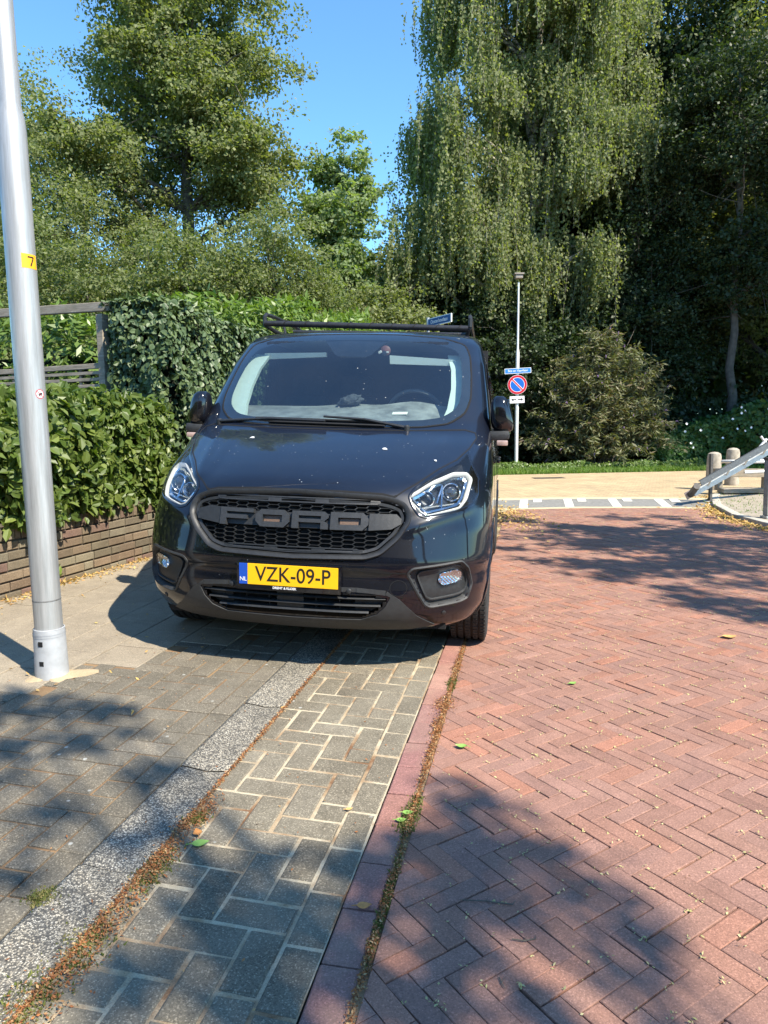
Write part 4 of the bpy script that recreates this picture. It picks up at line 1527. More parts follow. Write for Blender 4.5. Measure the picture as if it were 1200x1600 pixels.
# --- lamp post
m, nt, b, o = newmat('galvanised_steel')
mp = nt.nodes.new('ShaderNodeMapping'); mp.inputs['Scale'].default_value = (14, 14, .8)
tc = nt.nodes.new('ShaderNodeTexCoord'); nt.links.new(tc.outputs['Object'], mp.inputs[0])
ns = nt.nodes.new('ShaderNodeTexNoise'); ns.inputs['Scale'].default_value = 3; ns.inputs['Detail'].default_value = 6; ns.inputs['Roughness'].default_value = .7
nt.links.new(mp.outputs[0], ns.inputs['Vector'])
c = ramp(nt, ns.outputs['Fac'], [(.3, (.30, .30, .29)), (.5, (.42, .42, .41)), (.72, (.56, .56, .55))])
nt.links.new(c, b.inputs['Base Color'])
b.inputs['Metallic'].default_value = .5
nt.links.new(ramp(nt, ns.outputs['Fac'], [(.3, .50), (.7, .36)]), b.inputs['Roughness'])
bump(nt, noise(nt, 60, 5), .08, .003, b)
M_galv = m
M_alu = simple('aluminium', (.62, .62, .60), .42, .35, var=.15, scale=20)
M_collar = simple('collar_grey', (.40, .41, .42), .6, .25, var=.12, scale=18, bmp=.2)
LP = (-1.685, 3.47, .055)
lp = thing('lamp_post', 'tall silver metal lamp post on the left pavement with an orange number sticker', 'lamp post', LP)
LEAN = Vector((-.008, .0, 1)).normalized()
def lpp(z, rx=0, ry=0): return Vector((LEAN.x * z + rx, ry, z))
q = MB()
q.tube([lpp(z) for z in (.0, .24, 1.0, 2.0, 2.60, 2.66, 2.72, 4.5, 7.5)], [.066, .066, .066, .066, .066, .062, .051, .045, .035], 40)
pole = q.build('pole', M_galv, lp, True)
q = MB(); q.tube([lpp(7.45), lpp(7.75), Vector((.45, .25, 7.95))], .03, 12)
q.box((.62, .34, 7.96), (.55, .22, .09), zrot(.5).to_3x3(), .03)
q.build('lamp_head', M_collar, lp, True)
q = MB()
q.tube([lpp(z) for z in (-.03, .0, .235, .250)], [.080, .0795, .0745, .0735], 40, False)
rim_ = [(.0735, .250), (.067, .252)]
q.lathe(rim_, 40)
for zz in (.215, .228):
    q.tube([lpp(zz - .003), lpp(zz + .003)], .0765, 40, False)
col_ = q.build('base_collar', M_collar, lp, True)
for zz in (.185, .085):
    q = MB()
    a = R(-100)
    q.box((math.cos(a) * .0765, math.sin(a) * .0765, zz), (.022, .004, .024), zrot(a + R(90)).to_3x3())
    q.build('collar_slot', M_black, col_)
def cyl_patch(name, a0, a1, z0, z1, r, mat, parent):
    vs, fs = [], []
    n = 12
    for i in range(n + 1):
        a = a0 + (a1 - a0) * i / n
        for z in (z0, z1):
            vs.append(lpp(z, math.cos(a) * r, math.sin(a) * r))
    for i in range(n):
        fs.append((2 * i, 2 * i + 2, 2 * i + 3, 2 * i + 1))
    return mk(name, vs, fs, mat, parent, True)
stk = cyl_patch('number_sticker', R(-62), R(8), 1.985, 2.050, .0668, simple('sticker_orange', (.85, .38, .01), .5, var=.05), lp)
a = R(-22); 
c7 = lpp(1.998, math.cos(a) * .0675, math.sin(a) * .0675)
# the 7 bent round the pole: two short bars
q = MB()
def bar_on(p0, p1, w, r=.0674):
    vs = []
    n = 4
    for i in range(n + 1):
        t = i / n
        aa = p0[0] + (p1[0] - p0[0]) * t; zz = p0[1] + (p1[1] - p0[1]) * t
        d = Vector(((p1[0] - p0[0]) * r, p1[1] - p0[1])).normalized()
        for s_ in (-1, 1):
            a2 = aa - d.y * s_ * w / 2 / r; z2 = zz + d.x * s_ * w / 2
            vs.append(lpp(z2, math.cos(a2) * r, math.sin(a2) * r))
    q.add(vs, [(2 * i, 2 * i + 2, 2 * i + 3, 2 * i + 1) for i in range(n)])
bar_on((R(-38), 2.036), (R(-12), 2.036), .007); bar_on((R(-12), 2.037), (R(-27), 1.995), .007)
q.build('sticker_number', M_char, stk)
def disc_on(name, ac, zc, rad, r, mat, parent, r_in=0.0):
    vs, fs = [], []
    n = 24
    for i in range(n):
        t = 2 * math.pi * i / n
        for rr in (r_in, rad):
            aa = ac + rr * math.cos(t) / r
            vs.append(lpp(zc + rr * math.sin(t), math.cos(aa) * r, math.sin(aa) * r))
    for i in range(n):
        k = (i + 1) % n
        fs.append((2 * i, 2 * i + 1, 2 * k + 1, 2 * k))
    return mk(name, vs, fs, mat, parent, True)
ds = disc_on('round_sticker', R(-28), 1.405, .022, .0667, simple('sticker_white', (.75, .72, .70), .5, var=.03), lp)
disc_on('sticker_ring', R(-28), 1.405, .0225, .0670, simple('sticker_red', (.50, .06, .08), .5, var=.03), ds, .0185)
q = MB()
bar_on((R(-44), 1.420), (R(-12), 1.390), .003, .0671); q.build('sticker_bar', bpy.data.materials['sticker_red'], ds)
q = MB(); bar_on((R(-34), 1.398), (R(-20), 1.410), .009, .0670); bar_on((R(-30), 1.410), (R(-22), 1.398), .006, .06695); q.build('sticker_emblem', M_char, ds)

q = MB(); q.tube([lpp(.392), lpp(.395), lpp(.3955), lpp(.400)], [.0662, .0672, .0672, .0662], 40, False)
q.build('weld_ring', simple('weld_dark', (.16, .16, .155), .7, .3, var=.4, scale=60), lp, True)
vs = []
rgs = np.random.default_rng(77)
for rr_, zz_ in ((.075, .012), (.10, .006), (.135, -.004)):
    for k_ in range(28):
        a_ = 2 * math.pi * k_ / 28
        r2 = rr_ * (1 + (.30 * math.sin(a_ * 2 + .8) + .22 * math.sin(a_ * 5)) * (rr_ - .07) / .05)
        vs.append((LP[0] + math.cos(a_) * r2, LP[1] + math.sin(a_) * r2, LP[2] + zz_ + rgs.normal(0, .001)))
fs = [(r_ * 28 + k_, r_ * 28 + (k_ + 1) % 28, (r_ + 1) * 28 + (k_ + 1) % 28, (r_ + 1) * 28 + k_) for r_ in (0, 1) for k_ in range(28)]
mk('sand_patch', vs, fs, joint_mat('sand_collar', [(.3, (.34, .26, .16)), (.6, (.48, .38, .25))]), None, True, kind='structure')
# --- street light with the signs, far side
SB = Vector((3.70, 19.85, 0))
sl_ = thing('street_light', 'thin white street light pole with traffic signs in front of the dark bushes', 'street light', SB)
q = MB(); q.tube([(0, 0, -.03), (0, 0, 3.24), (0, 0, 3.34), (.0, 0, 5.1)], [.052, .052, .031, .026], 16)
q.build('pole', simple('painted_white_metal', (.62, .63, .62), .45, .2, var=.1), sl_, True)
q = MB(); q.box((0, 0, 5.31), (.26, .26, .035), None, .008); q.box((0, 0, 5.24), (.20, .20, .10), None, .02)
q.build('lamp_head', simple('lamp_grey_brown', (.28, .24, .20), .6, var=.15), sl_, True)
q = MB(); q.tube([(0, 0, 0), (0, 0, .12)], .0535, 16); q.build('pole_foot', M_black, sl_, True)
M_blue = simple('sign_blue', (.012, .12, .50), .35, var=.04); M_sred = simple('sign_red', (.50, .012, .03), .35, var=.04)
M_swhite = simple('sign_white', (.80, .80, .80), .4, var=.03); M_lblue = simple('street_sign_blue', (.03, .20, .58), .35, var=.05)
def plate(name, w, h, M, mat, parent, t=.012, r=.01):
    pts = rounded([(-w / 2, -h / 2), (w / 2, -h / 2), (w / 2, h / 2), (-w / 2, h / 2)], r, 3)
    q = MB(); q.prism(pts, t, M); return q.build(name, mat, parent)
FR = Matrix.Rotation(R(90), 4, 'X')      # local xy plane to world xz facing -y
ns_ = thing('street_name_sign', 'blue street name sign at the top of the white pole above the round sign', 'street sign', SB + Vector((0, -.07, 2.735)), (0, R(-2), R(-8)))
plate('sign_board', .715, .145, FR, M_swhite, ns_, .012, .015)
plate('sign_face', .690, .120, FR @ Matrix.Translation((0, 0, .0125)), M_lblue, ns_, .001, .012)
text_mesh('sign_text', 'Bos en Vaartlaan', .088, .0008, M_swhite, ns_, FR @ Matrix.Translation((0, .004, .0145)), sx=.90, off=.0008)
np_ = thing('no_parking_sign', 'round blue no parking sign with red rim and diagonal bar on the pole', 'traffic sign', SB + Vector((-.01, -.075, 2.36)), (0, 0, R(-6)))
def discs(r0, r1, z, mat, name, par):
    q = MB(); q.lathe([(max(r0, .0001), z), (r1, z)] if r0 <= 0 else [(r0, z), (r1, z)], 48, FR); return q.build(name, mat, par)
q = MB(); q.lathe([(.0001, 0), (.262, 0), (.262, .012), (.0001, .012)], 48, FR); q.build('sign_board', M_swhite, np_)
discs(.198, .255, .014, M_sred, 'red_rim', np_)
discs(0, .185, .0135, M_blue, 'blue_face', np_)
q = MB(); Mx = FR @ Matrix.Rotation(R(-45), 4, 'Z')
q.prism([(-.195, -.030), (.195, -.030), (.195, .030), (-.195, .030)], .0012, Mx @ Matrix.Translation((0, 0, .0142))); q.build('bar_border', M_swhite, np_)
q = MB(); q.prism([(-.205, -.017), (.205, -.017), (.205, .017), (-.205, .017)], .0012, Mx @ Matrix.Translation((0, 0, .0160))); q.build('red_bar', M_sred, np_)
ar = thing('arrow_plate', 'small white plate with black arrows both ways under the no parking sign', 'sign plate', SB + Vector((-.01, -.07, 1.955)), (0, R(-2), R(-6)))
plate('sign_board', .40, .19, FR, M_swhite, ar, .012, .015)
for s_ in (-1, 1):
    q = MB()
    pl_ = [(s_ * .165, 0), (s_ * .095, .045), (s_ * .105, .014), (s_ * .02, .014), (s_ * .02, -.014), (s_ * .105, -.014), (s_ * .095, -.045)]
    q.prism(pl_ if s_ > 0 else pl_[::-1], .001, FR @ Matrix.Translation((0, 0, .0125)))
    q.build('arrow', M_char, ar)
# name sign seen over the van roof
A_, B_ = Vector((.86, 13.7, 3.19)), Vector((1.235, 13.0, 3.19))
s2 = thing('corner_sign', 'blue street name sign on a thin post seen above the van roof', 'street sign', (A_.x, A_.y, 0))
d = B_ - A_; an = math.atan2(d.y, d.x); Ln = d.length
q = MB(); q.tube([(0, 0, -.03), (0, 0, 3.29)], .03, 14); q.build('post', M_galv, s2, True)
Mq = Matrix.Translation((d.x / 2, d.y / 2, 3.19)) @ zrot(an) @ FR
bd_ = plate('sign_board', Ln, .155, Mq @ Matrix.Translation((0, 0, -.012)), M_swhite, s2, .022, .01)
plate('sign_face', Ln - .035, .125, Mq @ Matrix.Translation((0, 0, .0105)), simple('sign_dark_blue', (.010, .085, .26), .4, var=.05), s2, .001, .008)
text_mesh('sign_text', 'Oosterhoutlaan', .095, .0008, M_swhite, s2, Mq @ Matrix.Translation((0, .0, .0125)), sx=.95, off=.0005)

# --- brick wall under the hedge
WA, WB = Vector((-3.12, 3.55, 0)), Vector((-2.06, 6.95, 0))
wd = (WB - WA); WL = wd.length; wd.normalize(); wn_ = Vector((wd.y, -wd.x, 0))      # normal towards the street
wall = thing('brick_wall', 'low weathered brown brick retaining wall below the leafy hedge', 'wall', (0, 0, 0))
M_wbrick = paver_mat('wall_brick', .35, dust=(.24, .21, .13), spots=False)
M_mortar = simple('wall_mortar', (.10, .085, .065), .95, var=.3, scale=30, bmp=.5)
BR = [(.165, .118, .080), (.145, .108, .074), (.19, .142, .095), (.14, .115, .08), (.16, .102, .08), (.18, .155, .11)]
rgw = np.random.default_rng(12)
V, Fc, Cc = [], [], []
def wbrick(u0, u1, z0, z1, pr):
    c = (np.array(BR[rgw.integers(len(BR))]) * rgw.normal(1, .1)).clip(.02, 1)
    b = .004; base = len(V)
    for (du, dz_, dn) in ((0, 0, -.03), (0, 0, pr - b), (b, b, pr)):
        for uu, zz in ((u0 + du, z0 + dz_), (u1 - du, z0 + dz_), (u1 - du, z1 - dz_), (u0 + du, z1 - dz_)):
            p = WA + wd * uu + wn_ * (dn + rgw.normal(0, .0006))
            V.append((p.x, p.y, zz)); Cc.append(c)
    Fc.append((base + 8, base + 9, base + 10, base + 11))
    for k_ in (0, 4):
        for j in range(4):
            Fc.append((base + k_ + j, base + k_ + (j + 1) % 4, base + k_ + 4 + (j + 1) % 4, base + k_ + 4 + j))
z = .075
for row in range(6):
    u = -(.1 if row % 2 else 0) + rgw.uniform(-.05, 0)
    while u < WL - .02:
        L_ = .206 if rgw.random() < .72 else .10
        u1 = min(u + L_, WL)
        if u1 - max(u, 0) > .03:
            wbrick(max(u, 0), u1, z, z + .058, .012 + rgw.normal(0, .0025))
        u = u1 + .010
    z += .0725
u = 0
while u < WL - .05:
    wbrick(u, u + .046, z, z + .100, .010 + rgw.normal(0, .003)); u += .056
mk('wall_bricks', V, Fc, M_wbrick, wall, False, np.array(Cc))
q = MB()
Mw_ = zrot(math.atan2(wd.y, wd.x)).to_3x3()
cen = (WA + WB) / 2 - wn_ * .115
q.box((cen.x, cen.y, .33), (WL, .22, .60), Mw_); 
q.build('wall_core', M_mortar, wall)
# soil bank behind the wall
sheet('garden_soil', [], M_soil, 0) if False else None
q = MB()
pts = [WA - wn_ * .21, WB - wn_ * .21, Vector((-3.4, 8.6, 0)), Vector((-7, 9.5, 0)), Vector((-7, 3, 0))]
q.add([(p.x, p.y, .50) for p in pts] + [(p.x, p.y, -.02) for p in pts], [(0, 1, 2, 3, 4), (0, 5, 6, 1), (1, 6, 7, 2)])
q.build('garden_bed', M_soil, kind='structure')

# --- wooden fence with lattice top
M_wood = None
m, nt, b, o = newmat('weathered_wood')
mp = nt.nodes.new('ShaderNodeMapping'); mp.inputs['Scale'].default_value = (3, 3, 30)
tc = nt.nodes.new('ShaderNodeTexCoord'); nt.links.new(tc.outputs['Object'], mp.inputs[0])
ns = nt.nodes.new('ShaderNodeTexNoise'); ns.inputs['Scale'].default_value = 2; ns.inputs['Detail'].default_value = 7; ns.inputs['Roughness'].default_value = .7
nt.links.new(mp.outputs[0], ns.inputs['Vector'])
c = ramp(nt, ns.outputs['Fac'], [(.3, (.17, .14, .105)), (.5, (.30, .25, .19)), (.7, (.40, .35, .28))])
c = mixc(nt, ramp(nt, noise(nt, 7, 4), [(.5, 0.0), (.7, .5)]), c, (.16, .16, .10))
nt.links.new(c, b.inputs['Base Color']); b.inputs['Roughness'].default_value = .9
bump(nt, ns.outputs['Fac'], .5, .004, b)
M_wood = m
FB = Vector((-2.93, 7.62, 0)); fd = Vector((-.886, .464, 0)).normalized(); fa = math.atan2(fd.y, fd.x)
fe = thing('wooden_fence', 'weathered grey wooden fence with slatted lattice top behind the hedge', 'fence', FB, (0, 0, fa))
for xx in (0, 1.9, 3.8):
    q = MB(); q.box((xx, 0, 1.22), (.09, .09, 2.5), None, .006); q.build('post', M_wood, fe)
q = MB()
for s0 in (.05, 1.95):
    q.box((s0 + .90, 0, 1.945), (1.78, .045, .055), None, .005)
    for k_ in range(4):
        q.box((s0 + .90, .006, 1.875 - k_ * .068), (1.78, .018, .034), None, .003)
    for k_ in range(3):
        q.box((s0 + .34 + k_ * .56, -.014, 1.77), (.035, .018, .32), None, .003)
    q.box((s0 + .90, 0, 1.62), (1.78, .045, .055), None, .005)
q.build('lattice', M_wood, fe)
q = MB()
for k_ in range(7):
    q.box((1.9, 0, .58 + k_ * .165), (3.75, .02, .155), None, .003)
q.build('board_panel', M_wood, fe)
q = MB(); q.box((1.85, -.02, 2.62), (4.3, .06, .095), Matrix.Rotation(R(-2.2), 3, 'Y'), .008); q.build('top_beam', M_wood, fe)

# --- bollards at the right
def bollard(name, x, y, r, h, label):
    t = thing(name, label, 'bollard', (x, y, 0), group='weathered concrete bollards at the road corner')
    q = MB()
    q.lathe([(r * 1.05, -.05), (r, h * .5), (r * .94, h * .88), (r * .85, h * .96), (r * .5, h), (.0001, h + .01)], 24)
    o_ = q.build('bollard_shaft', M_bol, t, True)
    return t
M_bol = simple('weathered_concrete', (.33, .29, .23), .95, var=.35, scale=9, bmp=.8)
bollard('concrete_bollard', 6.37, 13.7, .135, .72, 'pale round-topped concrete bollard standing beside the thin dark metal post')
bollard('concrete_bollard', 7.22, 14.7, .135, .76, 'round-topped concrete bollard farther back under the aluminium trailer rails')
M_dpost = simple('dark_metal_post', (.085, .08, .075), .6, .3, var=.3)
pt = thing('metal_post', 'thin dark square metal post standing in front of the concrete bollard', 'post', (5.22, 11.3, .05), (0, R(-1.5), .3))
q = MB(); q.box((0, 0, .375), (.045, .045, .75), None, .005); q.build('post_shaft', M_dpost, pt)
q = MB(); q.box((0, 0, .006), (.11, .11, .012), None, .003); q.build('base_plate', M_dpost, pt)
pt = thing('wooden_post', 'grey weathered square post on a steel foot at the right kerb', 'post', (4.985, 9.15, .05), (0, R(-1.5), .2))
q = MB(); q.box((0, 0, .40), (.085, .085, .72), None, .008); q.build('post_shaft', simple('post_grey_wood', (.26, .25, .22), .85, var=.25, scale=14, bmp=.4), pt)
q = MB(); q.box((0, 0, .775), (.10, .10, .03), None, .006); q.build('post_cap', M_dpost, pt)
q = MB(); q.box((0, 0, .02), (.13, .13, .03), None, .005); q.build('base_plate', M_galv, pt)

# --- aluminium trailer mast reaching down to the road corner
tip = Vector((4.86, 11.15, .17))
dirv = Vector((1.25, .10, .68)).normalized()
T_ = thing('ladder_trailer', 'aluminium ladder lift trailer with long sloping twin rails resting above the right kerb', 'trailer', tip)
side = dirv.cross(Vector((0, 0, 1))).normalized()
upv = side.cross(dirv).normalized()
Mx3 = Matrix((dirv, side, upv)).transposed()
LEN = 5.2
def rail(name, off, mat):
    q = MB()
    c0 = off + dirv * (LEN / 2 + .05)
    q.box(tuple(c0), (LEN, .012, .085), Mx3)
    for s_ in (-1, 1):
        q.box(tuple(c0 + upv * s_ * .038 - side * .022), (LEN, .034, .012), Mx3)
    q.box(tuple(c0 - side * .006 + upv * .0), (LEN, .012, .02), Mx3)
    return q.build(name, mat, T_)
rail('rail', -side * .02 + upv * .0 - Vector((0, 0, .02)), M_alu)
rail('rail', side * .25 + upv * .17 + dirv * .04, simple('dark_aluminium', (.16, .165, .17), .45, .6, var=.2))
q = MB()
for k_ in range(16):
    p_ = dirv * (.30 + k_ * .33)
    q.tube([p_ + side * .0, p_ + side * .25 + upv * .17], .014, 8)
q.build('rung', M_alu, T_, True)
q = MB(); q.tube([-side * .05 + upv * -.01, side * .30 + upv * .18], .05, 16); q.build('roller', M_dpost, T_, True)
q = MB(); q.box(tuple(dirv * -.02 - side * .055), (.13, .02, .12), Mx3, .008)
q.build('end_cap', simple('cap_pinkish_metal', (.42, .36, .36), .35, .6, var=.2), T_, True)
q = MB()
def loc(x, y, z): return Vector((x, y, z)) - tip
q.tube([loc(6.0, 12.1, .62), loc(7.4, 12.2, .62)], .03, 8); q.tube([loc(6.0, 12.6, .60), loc(7.6, 12.7, .62)], .03, 8)
q.tube([loc(6.2, 12.1, .62), loc(6.55, 12.2, 1.0)], .025, 8); q.tube([loc(6.75, 12.1, .62), loc(6.45, 12.2, 1.05)], .02, 8)
q.tube([loc(6.1, 12.0, .45), loc(7.6, 12.0, .50)], .03, 8); q.tube([loc(6.3, 12.0, .80), loc(7.5, 12.1, .86)], .022, 8)
q.tube([loc(6.9, 12.1, .4), loc(7.2, 12.1, 1.0)], .03, 8)
q.tube([loc(6.1, 12.1, .62), loc(6.0, 12.6, .60)], .025, 8)
q.build('chassis', M_alu, T_, True)
q = MB(); q.box(tuple(loc(7.9, 12.2, .55)), (1.6, .9, .12), None, .02); q.build('chassis_deck', M_alu, T_)
for yy in (11.75, 12.85):
    q = MB(); Mt = Matrix.Translation(loc(8.0, yy, .34)) @ Matrix.Rotation(R(90), 4, 'X')
    q.lathe([(.15, -.07), (.26, -.085), (.285, -.06), (.285, .06), (.26, .085), (.15, .07)], 32, Mt); q.lathe([(.15, -.05), (.0001, -.03)], 24, Mt); q.lathe([(.15, .05), (.0001, .03)], 24, Mt)
    q.build('wheel', M_rubber, T_, True)
q = MB(); q.box((0, 0, .34), (1.05, .12, .15), Matrix.Rotation(R(1), 3, 'Y'), .01)
wbm = q.build('timber_beam', M_wood); tag(wbm, 'thick grey timber beam lying level behind the aluminium rails', 'timber beam'); wbm.location = (6.45, 12.75, .05)
q = MB(); q.box((0, 0, .06), (.75, .25, .08), None, .01)
wp = q.build('timber_block', M_wood); tag(wp, 'short timber block on the ground under the longer timber beam', 'timber block'); wp.location = (6.25, 12.35, .05)
q = MB(); q.box((-.42, 0, .15), (.10, .12, .24), None, .01); q.box((.42, 0, .15), (.10, .12, .24), None, .01)
q.build('support_block', M_wood, wbm)
# drain cover on the cross road
q = MB(); q.box((0, 0, .0), (.75, .30, .012), None, .004)
dc = q.build('drain_cover', simple('cast_iron', (.06, .055, .05), .7, .3, var=.3)); dc.location = (3.95, 17.0, .0); dc.rotation_euler = (0, 0, .1)
tag(dc, 'flat dark drain cover set in the yellow brick cross road', 'drain cover')

# ================================================================== PLANTS
def unit(a):
    return a / np.maximum(np.linalg.norm(a, axis=1, keepdims=True), 1e-9)
def leaf_geo(P, size, nrm, rg, aspect=.6, six=False, droop=0.0, dirn=None, fold=.25):
    n = len(P)
    nrm = unit(nrm)
    d = rg.normal(0, 1, (n, 3)) if dirn is None else dirn + rg.normal(0, .35, (n, 3))
    d[:, 2] -= droop
    d = unit(d - nrm * (d * nrm).sum(1, keepdims=True))
    s = np.cross(nrm, d)
    L = (size * rg.uniform(.5, 1.35, n))[:, None] if np.isscalar(size) else size[:, None]
    Wd = L * aspect * .5
    if six:
        v = [P, P + d * L * .28 + s * Wd * .85 + nrm * Wd * fold, P + d * L * .66 + s * Wd * .8 + nrm * Wd * fold, P + d * L - nrm * L * .08,
             P + d * L * .66 - s * Wd * .8 + nrm * Wd * fold, P + d * L * .28 - s * Wd * .85 + nrm * Wd * fold]
        V = np.stack(v, 1).reshape(-1, 3)
        b = np.arange(n)[:, None] * 6
        F = np.concatenate([b + [0, 1, 2, 3], b + [0, 3, 4, 5]], 0)
    else:
        v = [P, P + d * L * .5 + s * Wd, P + d * L, P + d * L * .5 - s * Wd]
        V = np.stack(v, 1).reshape(-1, 3)
        F = np.arange(n * 4).reshape(n, 4)
    return V, F
class LeafSet:
    def __init__(self): self.V, self.F, self.n = [], [], 0
    def add(self, V, F):
        self.V.append(V); self.F.append(F + self.n); self.n += len(V)
    def build(self, name, mat, parent=None, kind=None):
        return mk(name, np.vstack(self.V), np.vstack(self.F), mat, parent, False, None, kind)

G_alder = leafmat('alder_leaf', [(.115, .145, .050), (.18, .205, .080), (.145, .170, .062), (.25, .265, .125), (.125, .15, .060)], .42, .60, .35)
G_birch = leafmat('birch_leaf', [(.145, .172, .070), (.21, .235, .105), (.12, .145, .058), (.30, .315, .16), (.175, .20, .090)], .48, .60, .35)
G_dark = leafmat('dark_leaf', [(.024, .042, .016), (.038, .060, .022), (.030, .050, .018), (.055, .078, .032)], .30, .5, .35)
G_light = leafmat('maple_leaf', [(.17, .23, .10), (.23, .29, .15), (.14, .20, .08), (.28, .33, .19)], .48, .60, .35)
G_low = leafmat('willow_leaf', [(.115, .145, .052), (.165, .195, .075), (.135, .165, .062), (.22, .24, .11)], .42, .62, .35)
G_beech = leafmat('beech_leaf', [(.070, .118, .020), (.115, .170, .030), (.050, .085, .016), (.18, .225, .05), (.085, .14, .024), (.14, .185, .038), (.06, .10, .02), (.20, .25, .06)], .35, .46, .5)
G_ivy = leafmat('ivy_leaf', [(.048, .082, .030), (.075, .115, .045), (.058, .095, .035), (.10, .145, .062), (.13, .175, .06)], .15, .48, .5)
G_laurel = leafmat('laurel_leaf', [(.085, .145, .028), (.14, .21, .040), (.10, .165, .030), (.20, .27, .065)], .35, .42, .55)
G_bud = leafmat('buddleia_leaf', [(.085, .105, .048), (.13, .145, .070), (.17, .17, .09), (.105, .125, .056), (.22, .21, .13), (.14, .10, .055)], .25, .6, .3)
G_bind = leafmat('bindweed_leaf', [(.030, .085, .016), (.045, .11, .022), (.055, .125, .025)], .35, .5, .4)
M_bark = simple('bark_brown', (.10, .085, .065), .95, var=.4, scale=9, bmp=.8)
m, nt, b, o = newmat('birch_bark')
mp = nt.nodes.new('ShaderNodeMapping'); mp.inputs['Scale'].default_value = (1, 1, 6)
tc = nt.nodes.new('ShaderNodeTexCoord'); nt.links.new(tc.outputs['Object'], mp.inputs[0])
ns = nt.nodes.new('ShaderNodeTexNoise'); ns.inputs['Scale'].default_value = 2.2; ns.inputs['Detail'].default_value = 5
nt.links.new(mp.outputs[0], ns.inputs['Vector'])
nt.links.new(ramp(nt, ns.outputs['Fac'], [(.40, (.06, .05, .04)), (.52, (.40, .36, .30)), (.8, (.52, .48, .42))]), b.inputs['Base Color'])
b.inputs['Roughness'].default_value = .8
M_birch = m
M_pbark = simple('pale_bark', (.09, .08, .065), .9, var=.4, scale=7, bmp=.5)
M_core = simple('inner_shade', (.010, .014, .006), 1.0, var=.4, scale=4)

def limb(mb, a, c, r0, r1, rg, sag=.08, n=6, seg=7):
    a = np.array(a, float); c = np.array(c, float); L = np.linalg.norm(c - a)
    pts, rad = [], []
    off = rg.normal(0, sag * L, (3,))
    for i in range(n + 1):
        t = i / n
        p = a * (1 - t) + c * t + off * math.sin(math.pi * t) * .6 + rg.normal(0, (.012 if L < 6 else .005) * L, 3) * (0 if i in (0, n) else 1)
        pts.append(p); rad.append(r0 * (1 - t) + r1 * t)
    mb.tube(pts, rad, seg, False)
    return pts
def tree(name, label, base, height, crowns, leaf, mat, n_clump, per, rc, seed, bark=M_bark, r0=.22, group=None, cat='tree', twigs=True, lsize=.1, first=.3, aspect=.65, gap=None, flat=.55, upn=.6, trunk_top=None, inner=0.35, dens_bias=None):
    """crowns: list of ellipsoids (cx,cy,cz,rx,ry,rz) relative to base"""
    rg = np.random.default_rng(seed)
    t = thing(name, label, cat, base, group=group)
    wts = np.array([c[3] * c[4] * c[5] for c in crowns]); wts = wts / wts.sum()
    cents = []
    for _ in range(n_clump):
        c = crowns[rg.choice(len(crowns), p=wts)]
        d = rg.normal(0, 1, 3); d /= np.linalg.norm(d)
        rr = (inner + (1 - inner) * rg.random() ** .6)
        cents.append(np.array(c[:3]) + d * rr * np.array(c[3:6]))
    cents = np.array(cents)
    if gap:
        for c_ in cents:
            if abs(c_[0] - gap[0]) < gap[1] and gap[2] < c_[2] < gap[3]:
                c_[0] = gap[0] + (1 if c_[0] > gap[0] else -1) * (gap[1] + abs(c_[0] - gap[0]))
    tb = MB()
    top = np.array(trunk_top if trunk_top is not None else (crowns[0][0], crowns[0][1], height * .93))
    tp = limb(tb, (0, 0, -.1), top, r0, r0 * .12, rg, .03, 12, 10)
    tp = np.array(tp)
    for i, c in enumerate(cents[:max(14, n_clump // 3)]):
        hz = c[2] - .45 * np.linalg.norm(c[:2] - top[:2] * c[2] / height) - .5
        k = int(np.clip(np.argmin(abs(tp[:, 2] - max(hz, height * first * .5))), 1, 11))
        rr = r0 * (1 - k / 12) * .5 + .012
        pts = limb(tb, tp[k], c, rr, .012, rg, .07, 7, 6)
        if twigs:
            for j in range(3):
                s_ = pts[3 + j]
                limb(tb, s_, s_ + rg.normal(0, .8, 3) * rc * 1.2, rr * .25, .006, rg, .05, 3, 4)
    tb.build('trunk', bark, t, True)
    ls = LeafSet()
    n = n_clump * per
    ci = np.repeat(np.arange(n_clump), per)
    sc = rg.uniform(.6, 1.35, n_clump)[ci][:, None] * rc
    d = rg.normal(0, 1, (n, 3)) * .55
    d[:, 2] *= flat
    # droopy little sprays: leaves gather on sub-clumps
    sub = rg.normal(0, .55, (n_clump, 9, 3)); sub[:, :, 2] *= flat
    si = rg.integers(0, 9, n)
    P = cents[ci] + (sub[ci, si] + d * .42) * sc
    nr = rg.normal(0, .7, (n, 3)) + unit(sub[ci, si] + d) * .5 + np.array([0, 0, upn])
    V, F = leaf_geo(P, lsize, nr, rg, aspect, False, .3)
    ls.add(V, F)
    ls.build('crown', mat, t)
    return t

# ---- trees on the left
tree('alder_tree', 'tall dark green alder with forking trunk rising behind the hedge on the left', (-6.1, 22.5, 0), 16.5,
     [(.2, 0, 12.6, 3.0, 2.5, 3.6), (-1.1, -.4, 9.4, 3.0, 2.3, 2.0), (1.5, -.2, 8.9, 2.4, 2.2, 1.9), (.4, 0, 15.3, 2.0, 1.9, 1.8)], None, G_alder, 195, 720, .88, 21, gap=(.15, 1.0, 6.4, 9.6), r0=.30, lsize=.115, trunk_top=(.3, 0, 15.5), inner=.25)
tree('birch_tree', 'slender drooping birch at the left edge of the photo behind the lamp post', (-11.6, 22.5, 0), 13.5,
     [(0, 0, 9.0, 1.7, 1.6, 4.2), (.2, 0, 5.5, 1.9, 1.6, 2.6)], None, G_birch, 110, 330, .62, 22, bark=M_birch, r0=.18, lsize=.10, flat=1.1, upn=.2)
